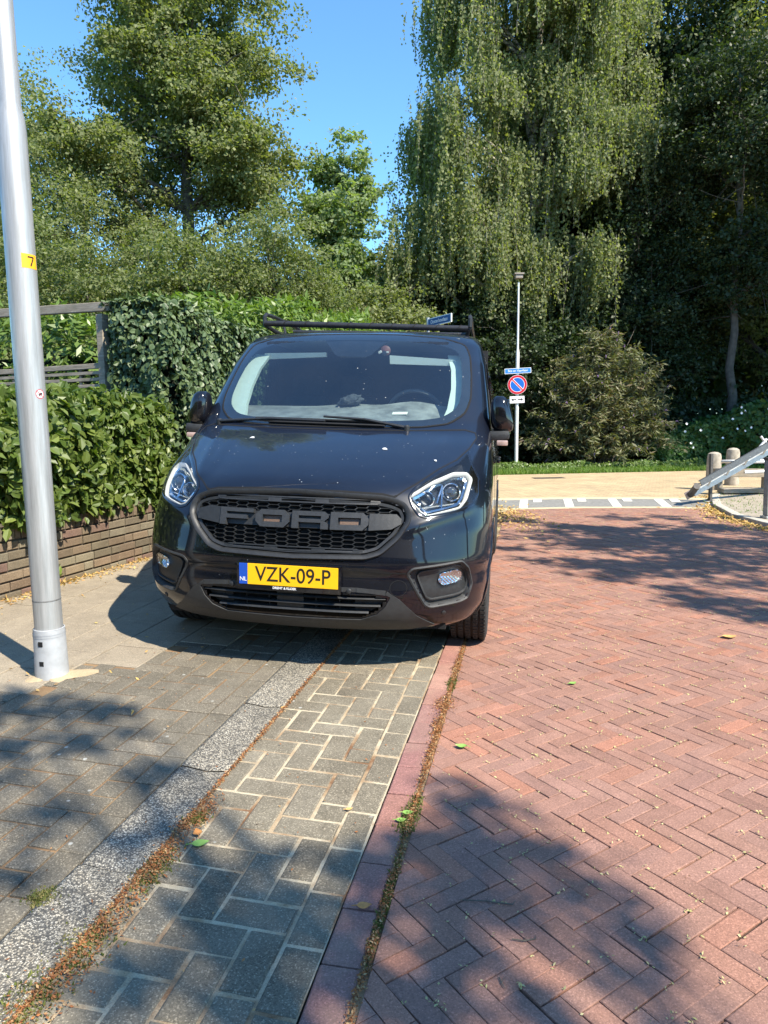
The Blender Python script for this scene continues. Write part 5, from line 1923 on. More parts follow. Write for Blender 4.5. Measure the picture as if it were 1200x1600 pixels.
low = [(-9.4, 18.5, 6.9, 2.2, 'broad olive green shrub tree beside the lamp post under the slender birch', 31),
       (-6.9, 17.5, 5.9, 1.8, 'rounded olive green shrub tree in front of the tall alder trunk', 32),
       (-4.8, 18.0, 6.3, 1.8, 'bushy olive green tree right of the rounded shrub tree below the alder crown', 33),
       (-3.0, 19.0, 7.0, 1.7, 'bushy tree between the alder and the pale young maple', 34),
       (-8.6, 21.0, 9.4, 2.7, 'dark leafy tree filling the space left of the alder trunk', 35)]
for x_, y_, h_, r_, lab, sd in low:
    tree('shrub_tree', lab, (x_, y_, 0), h_, [(0, 0, h_ * .60, r_, r_, h_ * .36), (.3, -.4, h_ * .34, r_ * 1.05, r_, h_ * .30)], None, G_low if sd != 35 else G_alder, 190, 520, .68, sd, r0=.12, lsize=.095, group='olive green trees behind the garden hedge', aspect=.5, inner=.45)
tree('young_maple', 'airy pale green young tree against the blue sky left of the weeping birch', (-1.35, 24, 0), 10.4,
     [(0, 0, 7.6, 1.15, 1.0, 2.7), (.1, 0, 4.4, 1.6, 1.3, 2.4)], None, G_light, 170, 360, .55, 41, r0=.10, lsize=.14, inner=.1)
tree('shrub_tree', 'mid green bushy tree under the pale young maple just above the roof rack', (.1, 21.5, 0), 5.6,
     [(0, 0, 3.4, 1.5, 1.4, 2.0)], None, G_alder, 80, 330, .55, 42, r0=.09, lsize=.10, group='olive green trees behind the garden hedge')
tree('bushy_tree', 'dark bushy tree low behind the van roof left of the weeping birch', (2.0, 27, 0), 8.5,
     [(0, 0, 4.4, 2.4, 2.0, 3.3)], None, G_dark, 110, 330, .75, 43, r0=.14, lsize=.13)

# ---- weeping birch
def weeping(name, label, base, seed, crowns, n_str, mat, r0):
    rg = np.random.default_rng(seed)
    t = thing(name, label, 'tree', base)
    tb = MB(); H_ = 19.0
    tp = np.array(limb(tb, (0, 0, -.1), (.3, 0, H_), r0, .05, rg, .015, 16, 12))
    wts = np.array([c[3] * c[4] * c[5] for c in crowns]); wts /= wts.sum()
    PP, DD = [], []
    starts = []
    nb = 165
    bc, bl = [], []
    for i in range(nb):
        c = crowns[rg.choice(len(crowns), p=wts)]
        d = rg.normal(0, 1, 3); d /= np.linalg.norm(d)
        if d[2] < -.3: d[2] *= -1
        bc.append(np.array(c[:3]) + d * (.55 + .45 * rg.random() ** .4) * np.array(c[3:6])); bl.append(rg.uniform(.9, 3.0))
    for i in range(n_str):
        j = rg.integers(0, nb)
        r_ = rg.normal(0, 1, 3) * np.array([.34, .32, .18])
        s_ = bc[j] + r_; s_[2] -= .35 * (r_[0] ** 2 + r_[1] ** 2)
        L_ = bl[j] * rg.uniform(.35, 1.1)
        starts.append(s_)
        m_ = int(L_ / .034)
        tt = np.linspace(0, 1, m_)
        sway = rg.normal(0, .16, 2)
        x = s_[0] + sway[0] * tt * L_ * .6 + np.cumsum(rg.normal(0, .006, m_)); y = s_[1] + sway[1] * tt * L_ * .6 + np.cumsum(rg.normal(0, .006, m_))
        z = s_[2] - tt * L_
        PP.append(np.c_[x, y, z])
        if i % 3 == 0:
            tb.tube([(x[0], y[0], z[0]), (x[m_ // 2], y[m_ // 2], z[m_ // 2]), (x[-1], y[-1], z[-1])], .006, 3, False)
    starts = np.array(starts)
    # limbs reach up and out, then tip over
    for i in range(46):
        s_ = starts[rg.integers(len(starts))]
        k = int(np.clip(np.argmin(abs(tp[:, 2] - (s_[2] - 1.2 - .3 * np.linalg.norm(s_[:2])))), 2, 15))
        a = tp[k]; mid = a * .45 + s_ * .55 + np.array([0, 0, .7])
        r_ = r0 * (1 - k / 17) * .55 + .02
        p1 = limb(tb, a, mid, r_, r_ * .5, rg, .04, 5, 7); limb(tb, mid, s_, r_ * .5, .012, rg, .05, 5, 6)
    tb.build('trunk', M_birch, t, True)
    P = np.vstack(PP)
    P = P + rg.normal(0, .034, P.shape)
    nf_ = 38000
    j = rg.integers(0, nb, nf_); dz_ = rg.random(nf_) * np.array(bl)[j] * .75
    Q = np.array(bc)[j] + rg.normal(0, 1, (nf_, 3)) * np.array([.36, .34, .2]); Q[:, 2] -= dz_
    P = np.vstack([P, Q])
    nr = rg.normal(0, 1, P.shape); nr[:, 2] *= .5; nr += np.array([0, -.3, .1])
    V, F = leaf_geo(P, .100, nr, rg, .75, False, 1.4)
    ls = LeafSet(); ls.add(V, F)
    ls.build('crown', mat, t)
    return t
weeping('weeping_birch', 'huge weeping birch with white trunk and long hanging sunlit strands', (5.15, 25.5, 0), 51,
        [(-.4, -.4, 14.6, 3.0, 2.8, 3.6), (-.6, -.6, 10.6, 3.9, 2.8, 2.6), (1.6, -.9, 9.6, 3.1, 2.4, 1.9), (-2.2, -.8, 7.0, 2.9, 2.4, 2.3), (.9, -1.2, 6.3, 2.4, 1.8, 1.6), (1.5, 0, 13.5, 2.4, 2.4, 3.0)], 6400, G_birch, .24)

# ---- dark trees on the right
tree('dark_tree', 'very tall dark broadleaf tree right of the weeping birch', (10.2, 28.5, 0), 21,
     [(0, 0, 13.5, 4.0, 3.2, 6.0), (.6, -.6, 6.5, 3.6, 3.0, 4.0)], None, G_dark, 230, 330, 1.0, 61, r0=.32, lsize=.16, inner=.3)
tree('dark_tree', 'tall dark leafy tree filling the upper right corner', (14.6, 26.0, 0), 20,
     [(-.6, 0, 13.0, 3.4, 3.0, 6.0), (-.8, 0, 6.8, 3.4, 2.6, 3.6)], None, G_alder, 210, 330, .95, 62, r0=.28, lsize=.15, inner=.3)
tree('pale_trunk_tree', 'thin tree with pale bare lower trunk standing above the flowering hedge', (10.9, 22.4, 0), 13.5,
     [(-.2, 0, 10.2, 2.0, 1.8, 3.0), (.3, 0, 6.0, 1.5, 1.2, 1.3)], None, G_dark, 110, 300, .70, 63, bark=M_pbark, r0=.16, lsize=.12, inner=.2)
tree('leaning_birch', 'leaning thin birch with drooping leaves left of the pale bare trunk', (9.4, 24.0, 0), 12,
     [(-.6, 0, 8.2, 1.6, 1.4, 2.9), (-.4, 0, 4.6, 1.6, 1.2, 1.8)], None, G_dark, 95, 260, .62, 64, bark=M_pbark, r0=.11, lsize=.11, flat=1.2, trunk_top=(-1.6, 0, 11), inner=.2)
tree('understory_tree', 'low dark tree directly behind the signpost and the grey green bush', (4.1, 23.3, 0), 5.8,
     [(0, 0, 2.9, 2.3, 1.3, 2.5)], None, G_dark, 110, 300, .62, 65, r0=.10, lsize=.11)
tree('understory_tree', 'low dark tree in deep shade between the grey green bush and the pale trunk', (8.2, 23.6, 0), 6.2,
     [(0, 0, 3.1, 2.2, 1.3, 2.8)], None, G_dark, 110, 300, .65, 66, r0=.10, lsize=.12)
# far wood closes the view
def wood(name, x0, x1, y0, y1, ztop, n, mat, seed, ls_=.22):
    rg = np.random.default_rng(seed)
    k = 260
    c = np.c_[rg.uniform(x0, x1, k), rg.uniform(y0, y1, k), rg.uniform(.2, 1, k) ** .8 * ztop]
    ci = rg.integers(0, k, n)
    P = c[ci] + rg.normal(0, .75 if ztop > 3 else .45, (n, 3))
    P[:, 2] = np.abs(P[:, 2])
    V, F = leaf_geo(P, ls_, rg.normal(0, .8, (n, 3)) + [0, -.2, .5], rg, .7)
    s_ = LeafSet(); s_.add(V, F)
    o_ = s_.build(name, mat, None, 'stuff')
    return tag(o_, 'dense dark far-off woodland seen between and under the trees', 'woodland')
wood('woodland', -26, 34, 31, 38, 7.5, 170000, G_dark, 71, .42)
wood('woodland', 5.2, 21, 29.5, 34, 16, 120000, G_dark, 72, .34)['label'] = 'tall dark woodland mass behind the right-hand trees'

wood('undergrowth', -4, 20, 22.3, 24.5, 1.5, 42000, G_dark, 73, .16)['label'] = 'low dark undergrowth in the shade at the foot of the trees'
# ---- shrubs and hedges
def buddleia():
    rg = np.random.default_rng(81)
    t = thing('buddleia_bush', 'large grey green arching bush with dull purple flower tips behind the cross road', 'bush', (6.35, 20.9, 0))
    tb = MB(); PP, NN, DD = [], [], []
    M_spk = simple('buddleia_flower', (.16, .10, .20), .9, var=.4)
    for i in range(430):
        a = rg.random() * 2 * math.pi; el = rg.uniform(.0, 1.0) ** .95 * math.pi / 2
        R_ = rg.uniform(.72, 1.06)
        e = np.array([math.cos(a) * math.cos(el) * 2.25, math.sin(a) * math.cos(el) * 1.4, .30 + math.sin(el) * 3.5]) * R_
        b0 = np.array([rg.normal(0, .2), rg.normal(0, .2), 0])
        mid = e * .6 + np.array([0, 0, .55])
        pts = []
        n = 11
        for k in range(n):
            q = k / (n - 1)
            pts.append(b0 * (1 - q) ** 2 + mid * 2 * q * (1 - q) + e * q * q)
        if i % 2 == 0:
            tb.tube(pts[::2], [.018, .015, .012, .008, .005, .003], 5, False)
        for k in range(4, n):
            m_ = 14
            dd = unit(rg.normal(0, 1, (m_, 3))) ; dd[:, 2] = dd[:, 2] * .5 + .05
            PP.append(np.repeat(pts[k][None], m_, 0) + rg.normal(0, .045, (m_, 3))); DD.append(dd)
        if rg.random() < .22:
            p = pts[-1]
            fl_ = MB(); fl_.tube([p, p + (p - pts[-2]) * .25 + np.array([0, 0, .02]), p + (p - pts[-2]) * .5 + np.array([0, 0, -.03])], [.022, .018, .005], 6)
            fl_.build('flower_spike', M_spk, t)
    tb.build('stems', M_bark, t, True)
    P = np.vstack(PP); D = np.vstack(DD)
    nr = rg.normal(0, .5, P.shape) + [0, 0, .8]
    V, F = leaf_geo(P, .18, nr, rg, .25, False, .5, D)
    s_ = LeafSet(); s_.add(V, F); s_.build('foliage', G_bud, t)
buddleia()

def hedge(name, label, path, zb, zt, thick, n, size, mat, seed, aspect=.7, six=False, rough=.14, cat='hedge', lobes=1.6, normal_up=.25, spray=0, core=True, top_rough=.15, droop=.5, lump=.0, fold=.25):
    """leafy mass along a ground path; its face looks to the right of the path direction"""
    rg = np.random.default_rng(seed)
    t = thing(name, label, cat, (0, 0, 0))
    pts = np.array(path, float)
    seg = np.linalg.norm(np.diff(pts, axis=0), axis=1); cum = np.r_[0, np.cumsum(seg)]
    def at(s):
        x = np.interp(s, cum, pts[:, 0]); y = np.interp(s, cum, pts[:, 1])
        i = np.clip(np.searchsorted(cum, s, side='right') - 1, 0, len(seg) - 1)
        d = np.diff(pts, axis=0)[i] / seg[i][:, None]
        return np.c_[x, y], np.c_[d[:, 1], -d[:, 0]]
    ztf = zt if callable(zt) else (lambda s: np.interp(s / cum[-1], np.linspace(0, 1, len(zt)), zt))
    zbf = zb if callable(zb) else (lambda s: np.interp(s / cum[-1], np.linspace(0, 1, len(zb)), zb))
    ph = rg.random(12) * 6.28
    def wob(s, z, k=0):
        return (np.sin(s * lobes * 2.1 + ph[k]) + np.sin(s * lobes * 4.7 + z * 3.1 + ph[k + 1]) * .6 + np.sin(z * 5.3 + s * 1.7 + ph[k + 2]) * .5 + np.sin(s * 11 + z * 9 + ph[k + 3]) * .35) / 2.4
    if spray:
        m_ = n // spray
    else:
        m_ = n
    s = rg.random(m_) * cum[-1]
    ntop = int(m_ * .28)
    zt_ = ztf(s) + wob(s, 0, 4) * top_rough; zb_ = zbf(s)
    u = rg.random(m_)
    z = zb_ + (zt_ - zb_) * u
    depth = rg.exponential(.07, m_)
    top = np.arange(m_) < ntop
    z[top] = zt_[top] - rg.exponential(.05, ntop); depth[top] = rg.random(ntop) * thick
    face = wob(s, z) * rough - np.clip((z - zt_ + .25) / .25, 0, 1) ** 2 * .12
    xy, nr2 = at(s)
    xy = xy + nr2 * (face - depth)[:, None]
    P = np.c_[xy, z]
    nr = np.c_[nr2, np.zeros(m_)] * np.where(top, .15, 1.0)[:, None] + np.array([0, 0, 1]) * np.where(top, 1, normal_up)[:, None]
    if spray:
        D = unit(nr + rg.normal(0, .5, nr.shape)); 
        P0_ = np.repeat(P, spray, 0); Dr = np.repeat(D, spray, 0); nn = len(P0_)
        tpos = np.tile(np.linspace(-.6, 1, spray), m_)
        P = P0_ + Dr * (tpos * size * .9)[:, None] + rg.normal(0, size * .10, (nn, 3))
        side_ = unit(np.cross(Dr, rg.normal(0, 1, (nn, 3))))
        dirn = side_ * .9 + Dr * .7
        nr = np.repeat(nr, spray, 0) + rg.normal(0, .5, (nn, 3))
        V, F = leaf_geo(P, size, nr, rg, aspect, six, droop * .3, dirn, fold)
    else:
        nr = nr + rg.normal(0, .45, nr.shape)
        V, F = leaf_geo(P, size, nr, rg, aspect, six, droop, None, fold)
    s_ = LeafSet(); s_.add(V, F); s_.build('foliage', mat, t)
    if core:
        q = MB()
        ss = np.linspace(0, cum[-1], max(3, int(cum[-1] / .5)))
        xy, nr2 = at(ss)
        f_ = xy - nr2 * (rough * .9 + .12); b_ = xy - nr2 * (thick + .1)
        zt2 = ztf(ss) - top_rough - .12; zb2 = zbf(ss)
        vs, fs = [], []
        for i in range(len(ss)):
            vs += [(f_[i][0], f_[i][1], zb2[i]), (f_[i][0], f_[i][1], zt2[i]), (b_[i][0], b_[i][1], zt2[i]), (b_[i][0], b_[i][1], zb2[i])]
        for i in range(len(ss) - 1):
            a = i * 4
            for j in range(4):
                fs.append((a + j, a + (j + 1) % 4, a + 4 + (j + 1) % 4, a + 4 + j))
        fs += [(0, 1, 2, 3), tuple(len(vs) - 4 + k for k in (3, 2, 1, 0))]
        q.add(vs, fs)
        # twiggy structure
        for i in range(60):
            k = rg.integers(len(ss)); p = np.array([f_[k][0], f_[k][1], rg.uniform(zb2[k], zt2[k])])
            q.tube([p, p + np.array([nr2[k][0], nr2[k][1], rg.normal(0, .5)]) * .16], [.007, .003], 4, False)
        q.build('shade_core_and_twigs', M_core, t)  # twigs on a solid near-black slab; shade between leaves is put into its colour
    return t
wp0 = WA - wn_ * -.02; wp1 = WB - wn_ * .02
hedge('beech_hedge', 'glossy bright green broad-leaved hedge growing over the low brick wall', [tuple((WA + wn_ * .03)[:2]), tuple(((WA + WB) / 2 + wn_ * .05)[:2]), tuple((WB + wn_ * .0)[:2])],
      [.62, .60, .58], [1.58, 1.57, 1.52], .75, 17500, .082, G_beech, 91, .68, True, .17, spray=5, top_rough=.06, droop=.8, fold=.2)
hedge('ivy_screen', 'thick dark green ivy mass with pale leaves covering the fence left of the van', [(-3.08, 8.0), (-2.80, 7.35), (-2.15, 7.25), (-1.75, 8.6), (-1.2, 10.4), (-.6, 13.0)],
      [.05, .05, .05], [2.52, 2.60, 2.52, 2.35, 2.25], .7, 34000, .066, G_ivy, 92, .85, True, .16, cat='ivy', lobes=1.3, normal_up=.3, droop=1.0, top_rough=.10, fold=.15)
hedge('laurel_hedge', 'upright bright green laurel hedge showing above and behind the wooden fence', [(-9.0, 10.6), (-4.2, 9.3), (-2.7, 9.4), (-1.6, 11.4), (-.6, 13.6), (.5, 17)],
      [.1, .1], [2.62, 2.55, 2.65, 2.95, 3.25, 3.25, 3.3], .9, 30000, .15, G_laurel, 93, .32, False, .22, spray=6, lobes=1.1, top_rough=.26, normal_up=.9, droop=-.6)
bh = hedge('bindweed_hedge', 'low green hedge overgrown with white flowering bindweed behind the trailer', [(7.7, 20.6), (10, 20.5), (12.5, 19.6), (17, 19.0)],
      [.05, .05], [.9, 1.55, 2.0, 2.3, 2.3], 1.4, 17000, .11, G_bind, 94, .85, False, .30, lobes=.9, top_rough=.22)
q = MB(); rg = np.random.default_rng(95)
M_fl = simple('flower_white', (.85, .85, .85), .6, var=.03)
for i in range(26):
    x_ = rg.uniform(8.2, 13.5); z_ = rg.uniform(.5, np.interp(x_, [8, 9.5, 11, 14], [1.1, 1.6, 2.0, 2.2]))
    yb = np.interp(x_, [7.7, 10, 12.5, 17], [20.6, 20.5, 19.6, 19.0]) - .20
    Mx = Matrix.Translation((x_, yb, z_)) @ Matrix.Rotation(R(75) + rg.normal(0, .3), 4, 'X') @ Matrix.Rotation(rg.normal(0, .4), 4, 'Y')
    q.lathe([(.004, -.03), (.012, -.01), (.034, .006)], 10, Mx)
q.build('flower', M_fl, bh)
hedge('roadside_scrub', 'fresh green ground plants growing along the foot of the bushes', [(-2, 18.6), (3.7, 19.3), (7.5, 19.9), (9, 20.1)], [0, 0], [.12, .16, .22, .18, .25], .7, 16000, .060, G_laurel, 96, .7, False, .2, cat='ground plants', lobes=1.5, top_rough=.07, core=False)

# ---- weed at the wall foot
def weed(name, label, x, y, z, n, L_, seed, mat=G_laurel):
    rg = np.random.default_rng(seed)
    t = thing(name, label, 'weed', (x, y, z))
    a = rg.random(n) * 6.28
    P = np.c_[rg.normal(0, .012, (n, 2)), rg.uniform(.0, .10, n)]
    D = np.c_[np.cos(a), np.sin(a), rg.uniform(.4, 1.6, n)]
    nr = np.c_[-np.cos(a), -np.sin(a), np.ones(n)]
    V, F = leaf_geo(P, L_, nr, rg, .42, True, 0, D, .2)
    s_ = LeafSet(); s_.add(V, F); s_.build('leaves', mat, t)
    q = MB(); q.tube([(0, 0, -.01), (0, 0, .10)], .004, 5); q.build('stem', M_bark, t)
p = WA + wd * 1.88 + wn_ * .035
weed('weed', 'small broad-leaved green weed at the foot of the brick wall left of the lamp post', p.x, p.y, .09, 9, .11, 101)

# ---- leaf litter, moss, single leaves
M_litter = leafmat('dry_litter', [(.20, .085, .04), (.38, .15, .055), (.10, .055, .03), (.48, .32, .16), (.30, .11, .04), (.14, .07, .04)], .15, .8, .1)
M_pale_l = leafmat('pale_litter', [(.48, .30, .11), (.58, .40, .17), (.40, .22, .08), (.52, .42, .16), (.32, .16, .07)], .2, .8, .1)
def litter(name, pts, size, mat, seed, kind='stuff', label=None):
    rg = np.random.default_rng(seed)
    n = len(pts)
    P = np.array(pts); 
    nr = rg.normal(0, .38, (n, 3)) + [0, 0, 1]
    V, F = leaf_geo(P, size, nr, rg, .5, False, 0)
    s_ = LeafSet(); s_.add(V, F)
    return s_.build(name, mat, None, kind)
def qs_pts(fn, n, seed, zoff=.004):
    rg = np.random.default_rng(seed)
    q_, s_ = fn(rg, n)
    x = P0[0] + q_ * DE[0] + s_ * DR[0]; y = P0[1] + q_ * DE[1] + s_ * DR[1]
    return np.c_[x, y, gz(x, y) + zoff + rg.random(len(x)) * .006]
def streak(qc, wd_, s0, s1, dens):
    def f(rg, n):
        s_ = rg.uniform(s0, s1, n)
        w = wd_ * (.35 + .65 * np.abs(np.sin(s_ * 2.7 + 1)) * np.abs(np.cos(s_ * 5.1)) + dens * np.exp(-((s_ + 2.15) / .35) ** 2))
        return qc + rg.normal(0, 1, n) * w, s_
    return f
litter('leaf_litter', qs_pts(streak(-.596, .0055, -3.2, 2.0, .8), 6500, 111), .0095, M_litter, 111)
litter('leaf_litter', qs_pts(streak(.115, .008, -3.2, 2.5, .2), 6500, 112), .0095, M_litter, 112)
def heap(cs):
    def f(rg, n):
        i = rg.integers(0, len(cs), n); c = np.array(cs)[i]
        return c[:, 0] + rg.normal(0, 1, n) * c[:, 2], c[:, 1] + rg.normal(0, 1, n) * c[:, 3]
    return f
HP_ = [(-.57, -1.83, .022, .06), (-.575, -2.08, .020, .08), (-.565, -2.35, .022, .12), (-.57, -2.6, .035, .12), (.105, -.70, .025, .05), (.115, -1.25, .010, .14), (.115, -.2, .012, .10), (.11, -.95, .012, .06)]
litter('leaf_litter', qs_pts(heap(HP_), 4200, 113), .0095, M_litter, 113)
def wallfoot(rg, n):
    u = rg.uniform(0, WL, n); d = np.abs(rg.exponential(.045, n)) * (.4 + np.abs(np.sin(u * 3.3)))
    p = np.array(WA[:2])[None] + np.array(wd[:2])[None] * u[:, None] + np.array(wn_[:2])[None] * (.015 + d)[:, None]
    dd = p - P0
    return dd @ DE, dd @ DR
litter('wall_leaf_litter', qs_pts(wallfoot, 1100, 114), .032, M_pale_l, 114)
def scatter_l(rg, n): return rg.uniform(-2.9, -1.2, n), rg.uniform(-1.2, 2.6, n)
litter('scattered_leaves', qs_pts(scatter_l, 130, 115), .024, M_pale_l, 115)
def scatter_all(rg, n): return rg.uniform(-2.2, 0, n), rg.uniform(-2.9, 0, n)
litter('scattered_debris', qs_pts(scatter_all, 420, 116), .010, M_litter, 116)
# dry seed litter lying in the joints of the road
jr = hb[::1]
rg = np.random.default_rng(117)
pp = []
for _ in range(15000):
    b_ = jr[rg.integers(len(jr))]
    if not road_keep(b_[0], b_[1]): continue
    sgn = 1 if rg.random() < .5 else -1
    u_ = rg.uniform(-1, 1)
    if rg.random() < .7: lx_, ly_ = u_ * b_[3], sgn * b_[4]
    else: lx_, ly_ = sgn * b_[3], u_ * b_[4]
    q_ = b_[0] + math.cos(b_[2]) * lx_ - math.sin(b_[2]) * ly_; s_ = b_[1] + math.sin(b_[2]) * lx_ + math.cos(b_[2]) * ly_
    for k_ in range(rg.integers(1, 5)):
        x_, y_ = W(q_ + rg.normal(0, .006), s_ + rg.normal(0, .006)); pp.append((x_, y_, .002 + rg.random() * .003))
litter('joint_debris', pp, .0095, leafmat('seed_litter', [(.45, .42, .18), (.52, .46, .24), (.38, .35, .14), (.50, .40, .22)], .1, .9, .1), 117)
kp3 = []
for _ in range(2600):
    i = rg.integers(0, 5); a_, c_ = RP[i], RP[i + 1]; t_ = rg.random()
    kp3.append((a_[0] * (1 - t_) + c_[0] * t_ - .10 - rg.exponential(.10), a_[1] * (1 - t_) + c_[1] * t_ - rg.exponential(.05), .004 + rg.random() * .01))
kp3 = [p for p in kp3 if p[1] > 7.4]
litter('kerb_leaf_litter', kp3, .05, M_pale_l, 118)
kp4 = [(rg.normal(1.75, .22), rg.normal(10.1, .8), .006 + rg.random() * .02) for _ in range(900)]
litter('corner_leaf_litter', kp4, .05, M_pale_l, 119)
def mosspts(cs):
    def f(rg, n):
        q_, s_ = heap(cs)(rg, n)
        x = P0[0] + q_ * DE[0] + s_ * DR[0]; y = P0[1] + q_ * DE[1] + s_ * DR[1]
        return np.c_[x, y, gz(x, y) - .003]
    return f
grass('moss_tufts', mosspts([(-.575, -1.84, .014, .018), (-.57, -2.12, .02, .05), (-.585, -2.42, .028, .05), (-.80, -2.30, .02, .02), (-.60, -2.62, .03, .05), (.115, -1.62, .012, .04), (.105, -1.72, .013, .03), (.115, -.42, .010, .04), (.115, -2.1, .005, .10)]), 6500, .011, M_moss, 121)
def verge_pts(rg, n):
    t_ = rg.random(n); i = rg.integers(2, 5, n)
    A_ = np.array(RP)[i]; B2 = np.array(RP)[i + 1]
    p = A_ * (1 - t_[:, None]) + B2 * t_[:, None]
    return np.c_[p[:, 0] + rg.normal(.35, .25, n), p[:, 1] + rg.normal(-.1, .2, n), np.full(n, .045)]
grass('pavement_weeds', verge_pts, 500, .03, M_grass, 122)
# single leaves one can point to
def one_leaf(label, u_xy, L_, col, ang, curl=.2, group=None):
    n = 8
    x0, y0 = u_xy
    pts = []
    for i in range(n + 1):
        t_ = i / n
        w = math.sin(math.pi * t_ ** .8) * .34 * L_
        pts.append((t_ * L_, w, curl * L_ * ((t_ - .5) ** 2 + .12 * 1)))
    vs = [(p[0], p[1], p[2] + .35 * curl * p[1]) for p in pts] + [(p[0], 0, p[2] - .002) for p in pts] + [(p[0], -p[1], p[2] + .35 * curl * p[1]) for p in pts]
    fs = []
    for i in range(n):
        fs += [(i, i + 1, n + 1 + i + 1, n + 1 + i), (n + 1 + i, n + 1 + i + 1, 2 * n + 2 + i + 1, 2 * n + 2 + i)]
    q = MB(); q.add(vs, fs); q.tube([(0, 0, pts[0][2]), (-.3 * L_, .02 * L_, .004)], .0012, 5)
    o_ = q.build('fallen_leaf', col, None, True)
    o_.location = (x0, y0, float(gz(x0, y0)) + .006); o_.rotation_euler = (0, 0, ang)
    return tag(o_, label, 'leaf', 'single fallen leaves on the paving')
L_green = simple('leaf_fresh_green', (.22, .38, .08), .5, var=.15, scale=60); L_or = simple('leaf_orange', (.52, .22, .06), .6, var=.25, scale=60); L_tan = simple('leaf_tan', (.55, .33, .11), .6, var=.25, scale=60)
one_leaf('fresh green leaf lying by the white speckled gutter strip', (-.602, 2.045), .055, L_green, .3)
one_leaf('curled orange leaf touching the green leaf beside the speckled gutter', (-.590, 2.088), .042, L_or, 2.0, .5)
one_leaf('tan brown leaf alone on the red border bricks', (-.084, 1.778), .042, L_or, .1, .35)
one_leaf('small yellow leaf on the grey pavers midway down the parking strip', (-.139, 2.261), .026, L_tan, .4)
one_leaf('green leaf on the border bricks beside the leaf litter, farther of two', (.052, 2.245), .040, L_green, .05)
one_leaf('green leaf on the border bricks beside the leaf litter, nearer of two', (.030, 2.200), .036, L_green, .1)
one_leaf('pale tan curled leaf out on the red road at the far right', (2.04, 4.17), .09, L_tan, .1, .3)
one_leaf('small green leaf on the red road closest to the front wheel', (.92, 3.42), .045, L_green, .5)
one_leaf('dull green leaf on the red road just right of the border strip', (.327, 2.727), .05, L_green, 2.8, .4)
one_leaf('tiny yellow leaf on the pavers near the van shadow', (-.474, 3.10), .026, L_tan, 1.0)

for lab, pts_ in (('long thin dry twig lying across the red road bricks near the camera', [(.205, 1.805), (.27, 1.80), (.34, 1.785), (.35, 1.80)]),
                  ('short dark bent twig on the shaded red bricks below the longer twig', [(.315, 1.655), (.345, 1.648), (.375, 1.655), (.378, 1.668)]),
                  ('tiny dark twig standing out on the shaded bricks nearest the camera', [(.262, 1.530), (.265, 1.512), (.270, 1.496)])):
    q = MB(); o0 = pts_[0]
    q.tube([(a - o0[0], b - o0[1], 0) for a, b in pts_], [.0016] * (len(pts_) - 1) + [.0007], 5)
    q.tube([(pts_[1][0] - o0[0], pts_[1][1] - o0[1], 0), (pts_[1][0] - o0[0] + .008, pts_[1][1] - o0[1] + .012, .003)], [.0011, .0006], 4)
    tw = q.build('twig', M_bark); tw.location = (o0[0], o0[1], .004); tag(tw, lab, 'twig')
# ---- house across the street behind the photographer, seen as reflections in the van
hs_ = thing('terraced_house', 'long brown brick house with dark tiled roof facing the street behind the photographer', 'house', (-3.0, -17.0, 0), (0, 0, R(-10)))
M_hb = simple('house_brick', (.20, .115, .075), .9, var=.3, scale=14, bmp=.4)
M_rt = simple('roof_tile', (.055, .045, .04), .8, var=.35, scale=9, bmp=.6)
M_fr = simple('window_frame_white', (.75, .75, .72), .5, var=.03)
q = MB(); q.box((0, -4, 2.9), (30, 8, 5.8)); q.build('wall', M_hb, hs_)
q = MB(); q.add([(-15.3, .5, 5.6), (15.3, .5, 5.6), (15.3, -4, 9.0), (-15.3, -4, 9.0), (-15.3, -8.5, 5.6), (15.3, -8.5, 5.6)], [(0, 1, 2, 3), (3, 2, 5, 4), (0, 3, 4), (1, 5, 2), (0, 4, 5, 1)])
q.build('roof', M_rt, hs_)
for k_ in range(6):
    for z_, h_ in ((1.6, 1.5), (4.3, 1.3)):
        if k_ % 3 == 2 and z_ < 2:
            q = MB(); q.box((-12.5 + k_ * 5, .04, 1.1), (1.0, .10, 2.2), None, .02); q.build('door', simple('door_green', (.03, .08, .05), .4, var=.1), hs_)
            continue
        q = MB(); x0_ = -12.5 + k_ * 5
        for sx in (-1, 0, 1): q.box((x0_ + sx * 1.1, .05, z_), (.08, .10, h_))
        for sz in (-1, 1): q.box((x0_, .055, z_ + sz * h_ / 2), (2.3, .11, .08))
        fr_ = q.build('window', M_fr, hs_)
        q = MB(); q.box((x0_, .02, z_), (2.16, .03, h_ - .08)); q.build('pane', M_gloss, fr_)
wood('garden_greenery', -22, -8, -9, -4, 4.5, 26000, G_low, 221, .20)['label'] = 'leafy gardens across the street behind the photographer'

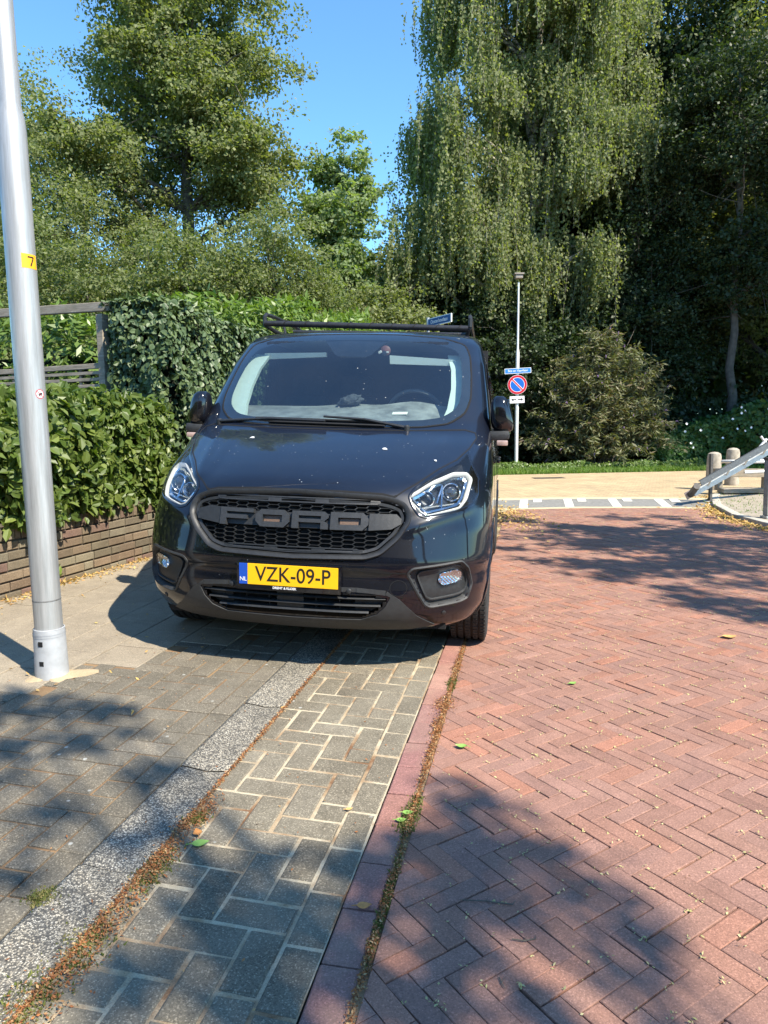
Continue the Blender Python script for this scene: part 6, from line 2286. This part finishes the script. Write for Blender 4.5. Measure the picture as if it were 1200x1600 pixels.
# ---- trees on the sunny side whose crowns throw the dappled shade
TANS = math.tan(SUN_EL)
def shade_tree(name, label, base, targets, seed, rk, per, H0, H1, lsize, mat=G_alder, r0=.2):
    """targets: ground spots (x, y, radius) shaded by leafy branch ends at height H0..H1"""
    rg = np.random.default_rng(seed)
    t = thing(name, label, 'tree', base)
    B_ = np.array(base)
    ls = LeafSet(); tb = MB()
    hh = (H0 + H1) / 2
    tp = np.array(limb(tb, (0, 0, -.1), (rg.normal(0, .3), rg.normal(0, .3), H1 + 2.5), r0, .03, rg, .02, 12, 12))
    for (x, y, r) in targets:
        H_ = rg.uniform(H0, H1); L_ = H_ / TANS
        c = np.array([x + SUNH.x * L_, y + SUNH.y * L_, H_]) - B_
        n = int(per * (r / rk) ** 2)
        sub = rg.normal(0, .5, (max(3, n // 9), 3)) * r
        si = rg.integers(0, len(sub), n)
        P = c + sub[si] + rg.normal(0, .14, (n, 3)) * r + rg.normal(0, .03, (n, 3))
        V, F = leaf_geo(P, lsize, rg.normal(0, .7, (n, 3)) + [SUNH.x * .6, SUNH.y * .6, .7], rg, .65)
        ls.add(V, F)
        k = int(np.clip(np.argmin(abs(tp[:, 2] - (H_ - 1.2))), 2, 11))
        limb(tb, tp[k], c, .035, .008, rg, .04, 7, 5)
    tb.build('trunk', M_bark, t, True)
    ls.build('crown', mat, t)
    return t
near_t = [(.21,2.34,.13),(.30,2.16,.16),(.46,2.02,.14),(.14,1.97,.15),(.03,1.83,.13),(.50,1.84,.14),(.60,1.70,.12),(.25,1.77,.13),(.14,1.52,.14),(-.01,1.60,.13),(-.14,1.66,.13),(-.27,1.74,.12),(-.40,1.93,.10),(-.49,1.72,.11),(-.28,1.45,.15),(-.55,1.40,.13),(-.09,1.98,.12),(.05,2.08,.08),(.34,1.50,.10),
          (-1.70,3.16,.15),(-1.40,3.10,.15),(-1.12,3.02,.13),(-1.20,2.76,.12),(-.92,2.52,.10),(-.76,2.19,.09),(-1.12,2.25,.09),(-1.15,1.95,.10),(-1.55,2.72,.12),(-1.45,2.42,.09),(-1.8,2.9,.12),(0,1.25,.18),(-.4,1.15,.18),(-.8,1.1,.15),(.62,1.15,.15)]
shade_tree('street_tree', 'street tree behind the photographer that shades the nearest paving', (5.0, -3.6, 0), near_t, 201, .15, 80, 6.2, 7.6, .085)
rg = np.random.default_rng(202)
far_t = []
while len(far_t) < 88:
    x_, y_ = rg.uniform(1.2, 7.4), rg.uniform(4.6, 11.2)
    # lower edge of the shaded area runs back to the left
    ymin = 5.7 if x_ < 1.35 else 4.75
    if 1.35 > x_ and y_ < 6.2: continue
    if y_ > 10.3 - .1 * x_ : continue
    if x_ > 4.3 and y_ > 8.6: continue
    if y_ < 5.6 and rg.random() < .35: continue
    if x_ < 2.0 and 5.2 < y_ < 6.2 and rg.random() < .8: continue
    far_t.append((x_, y_, rg.uniform(.16, .42)))
shade_tree('roadside_tree', 'roadside tree off to the right whose branches shade the middle of the red road', (8.6, 3.2, 0), far_t, 203, .3, 165, 5.0, 7.2, .10)
tree('tall_shade_tree', 'tall dense tree beyond the right edge that keeps the right-hand wood in shade', (18.5, 16.5, 0), 20,
     [(0, 0, 13, 4.2, 3.6, 5.6), (0, 0, 6.5, 3.4, 3.2, 3.0)], None, G_dark, 240, 300, 1.2, 211, r0=.35, lsize=.24, twigs=False)
tree('tall_shade_tree', 'second tall dense tree farther along the right edge beyond the trailer', (22.0, 18.5, 0), 21,
     [(0, 0, 13.5, 4.4, 4.0, 6.0), (0, 0, 7, 3.8, 3.4, 3.4)], None, G_dark, 240, 300, 1.3, 212, r0=.35, lsize=.26, twigs=False)
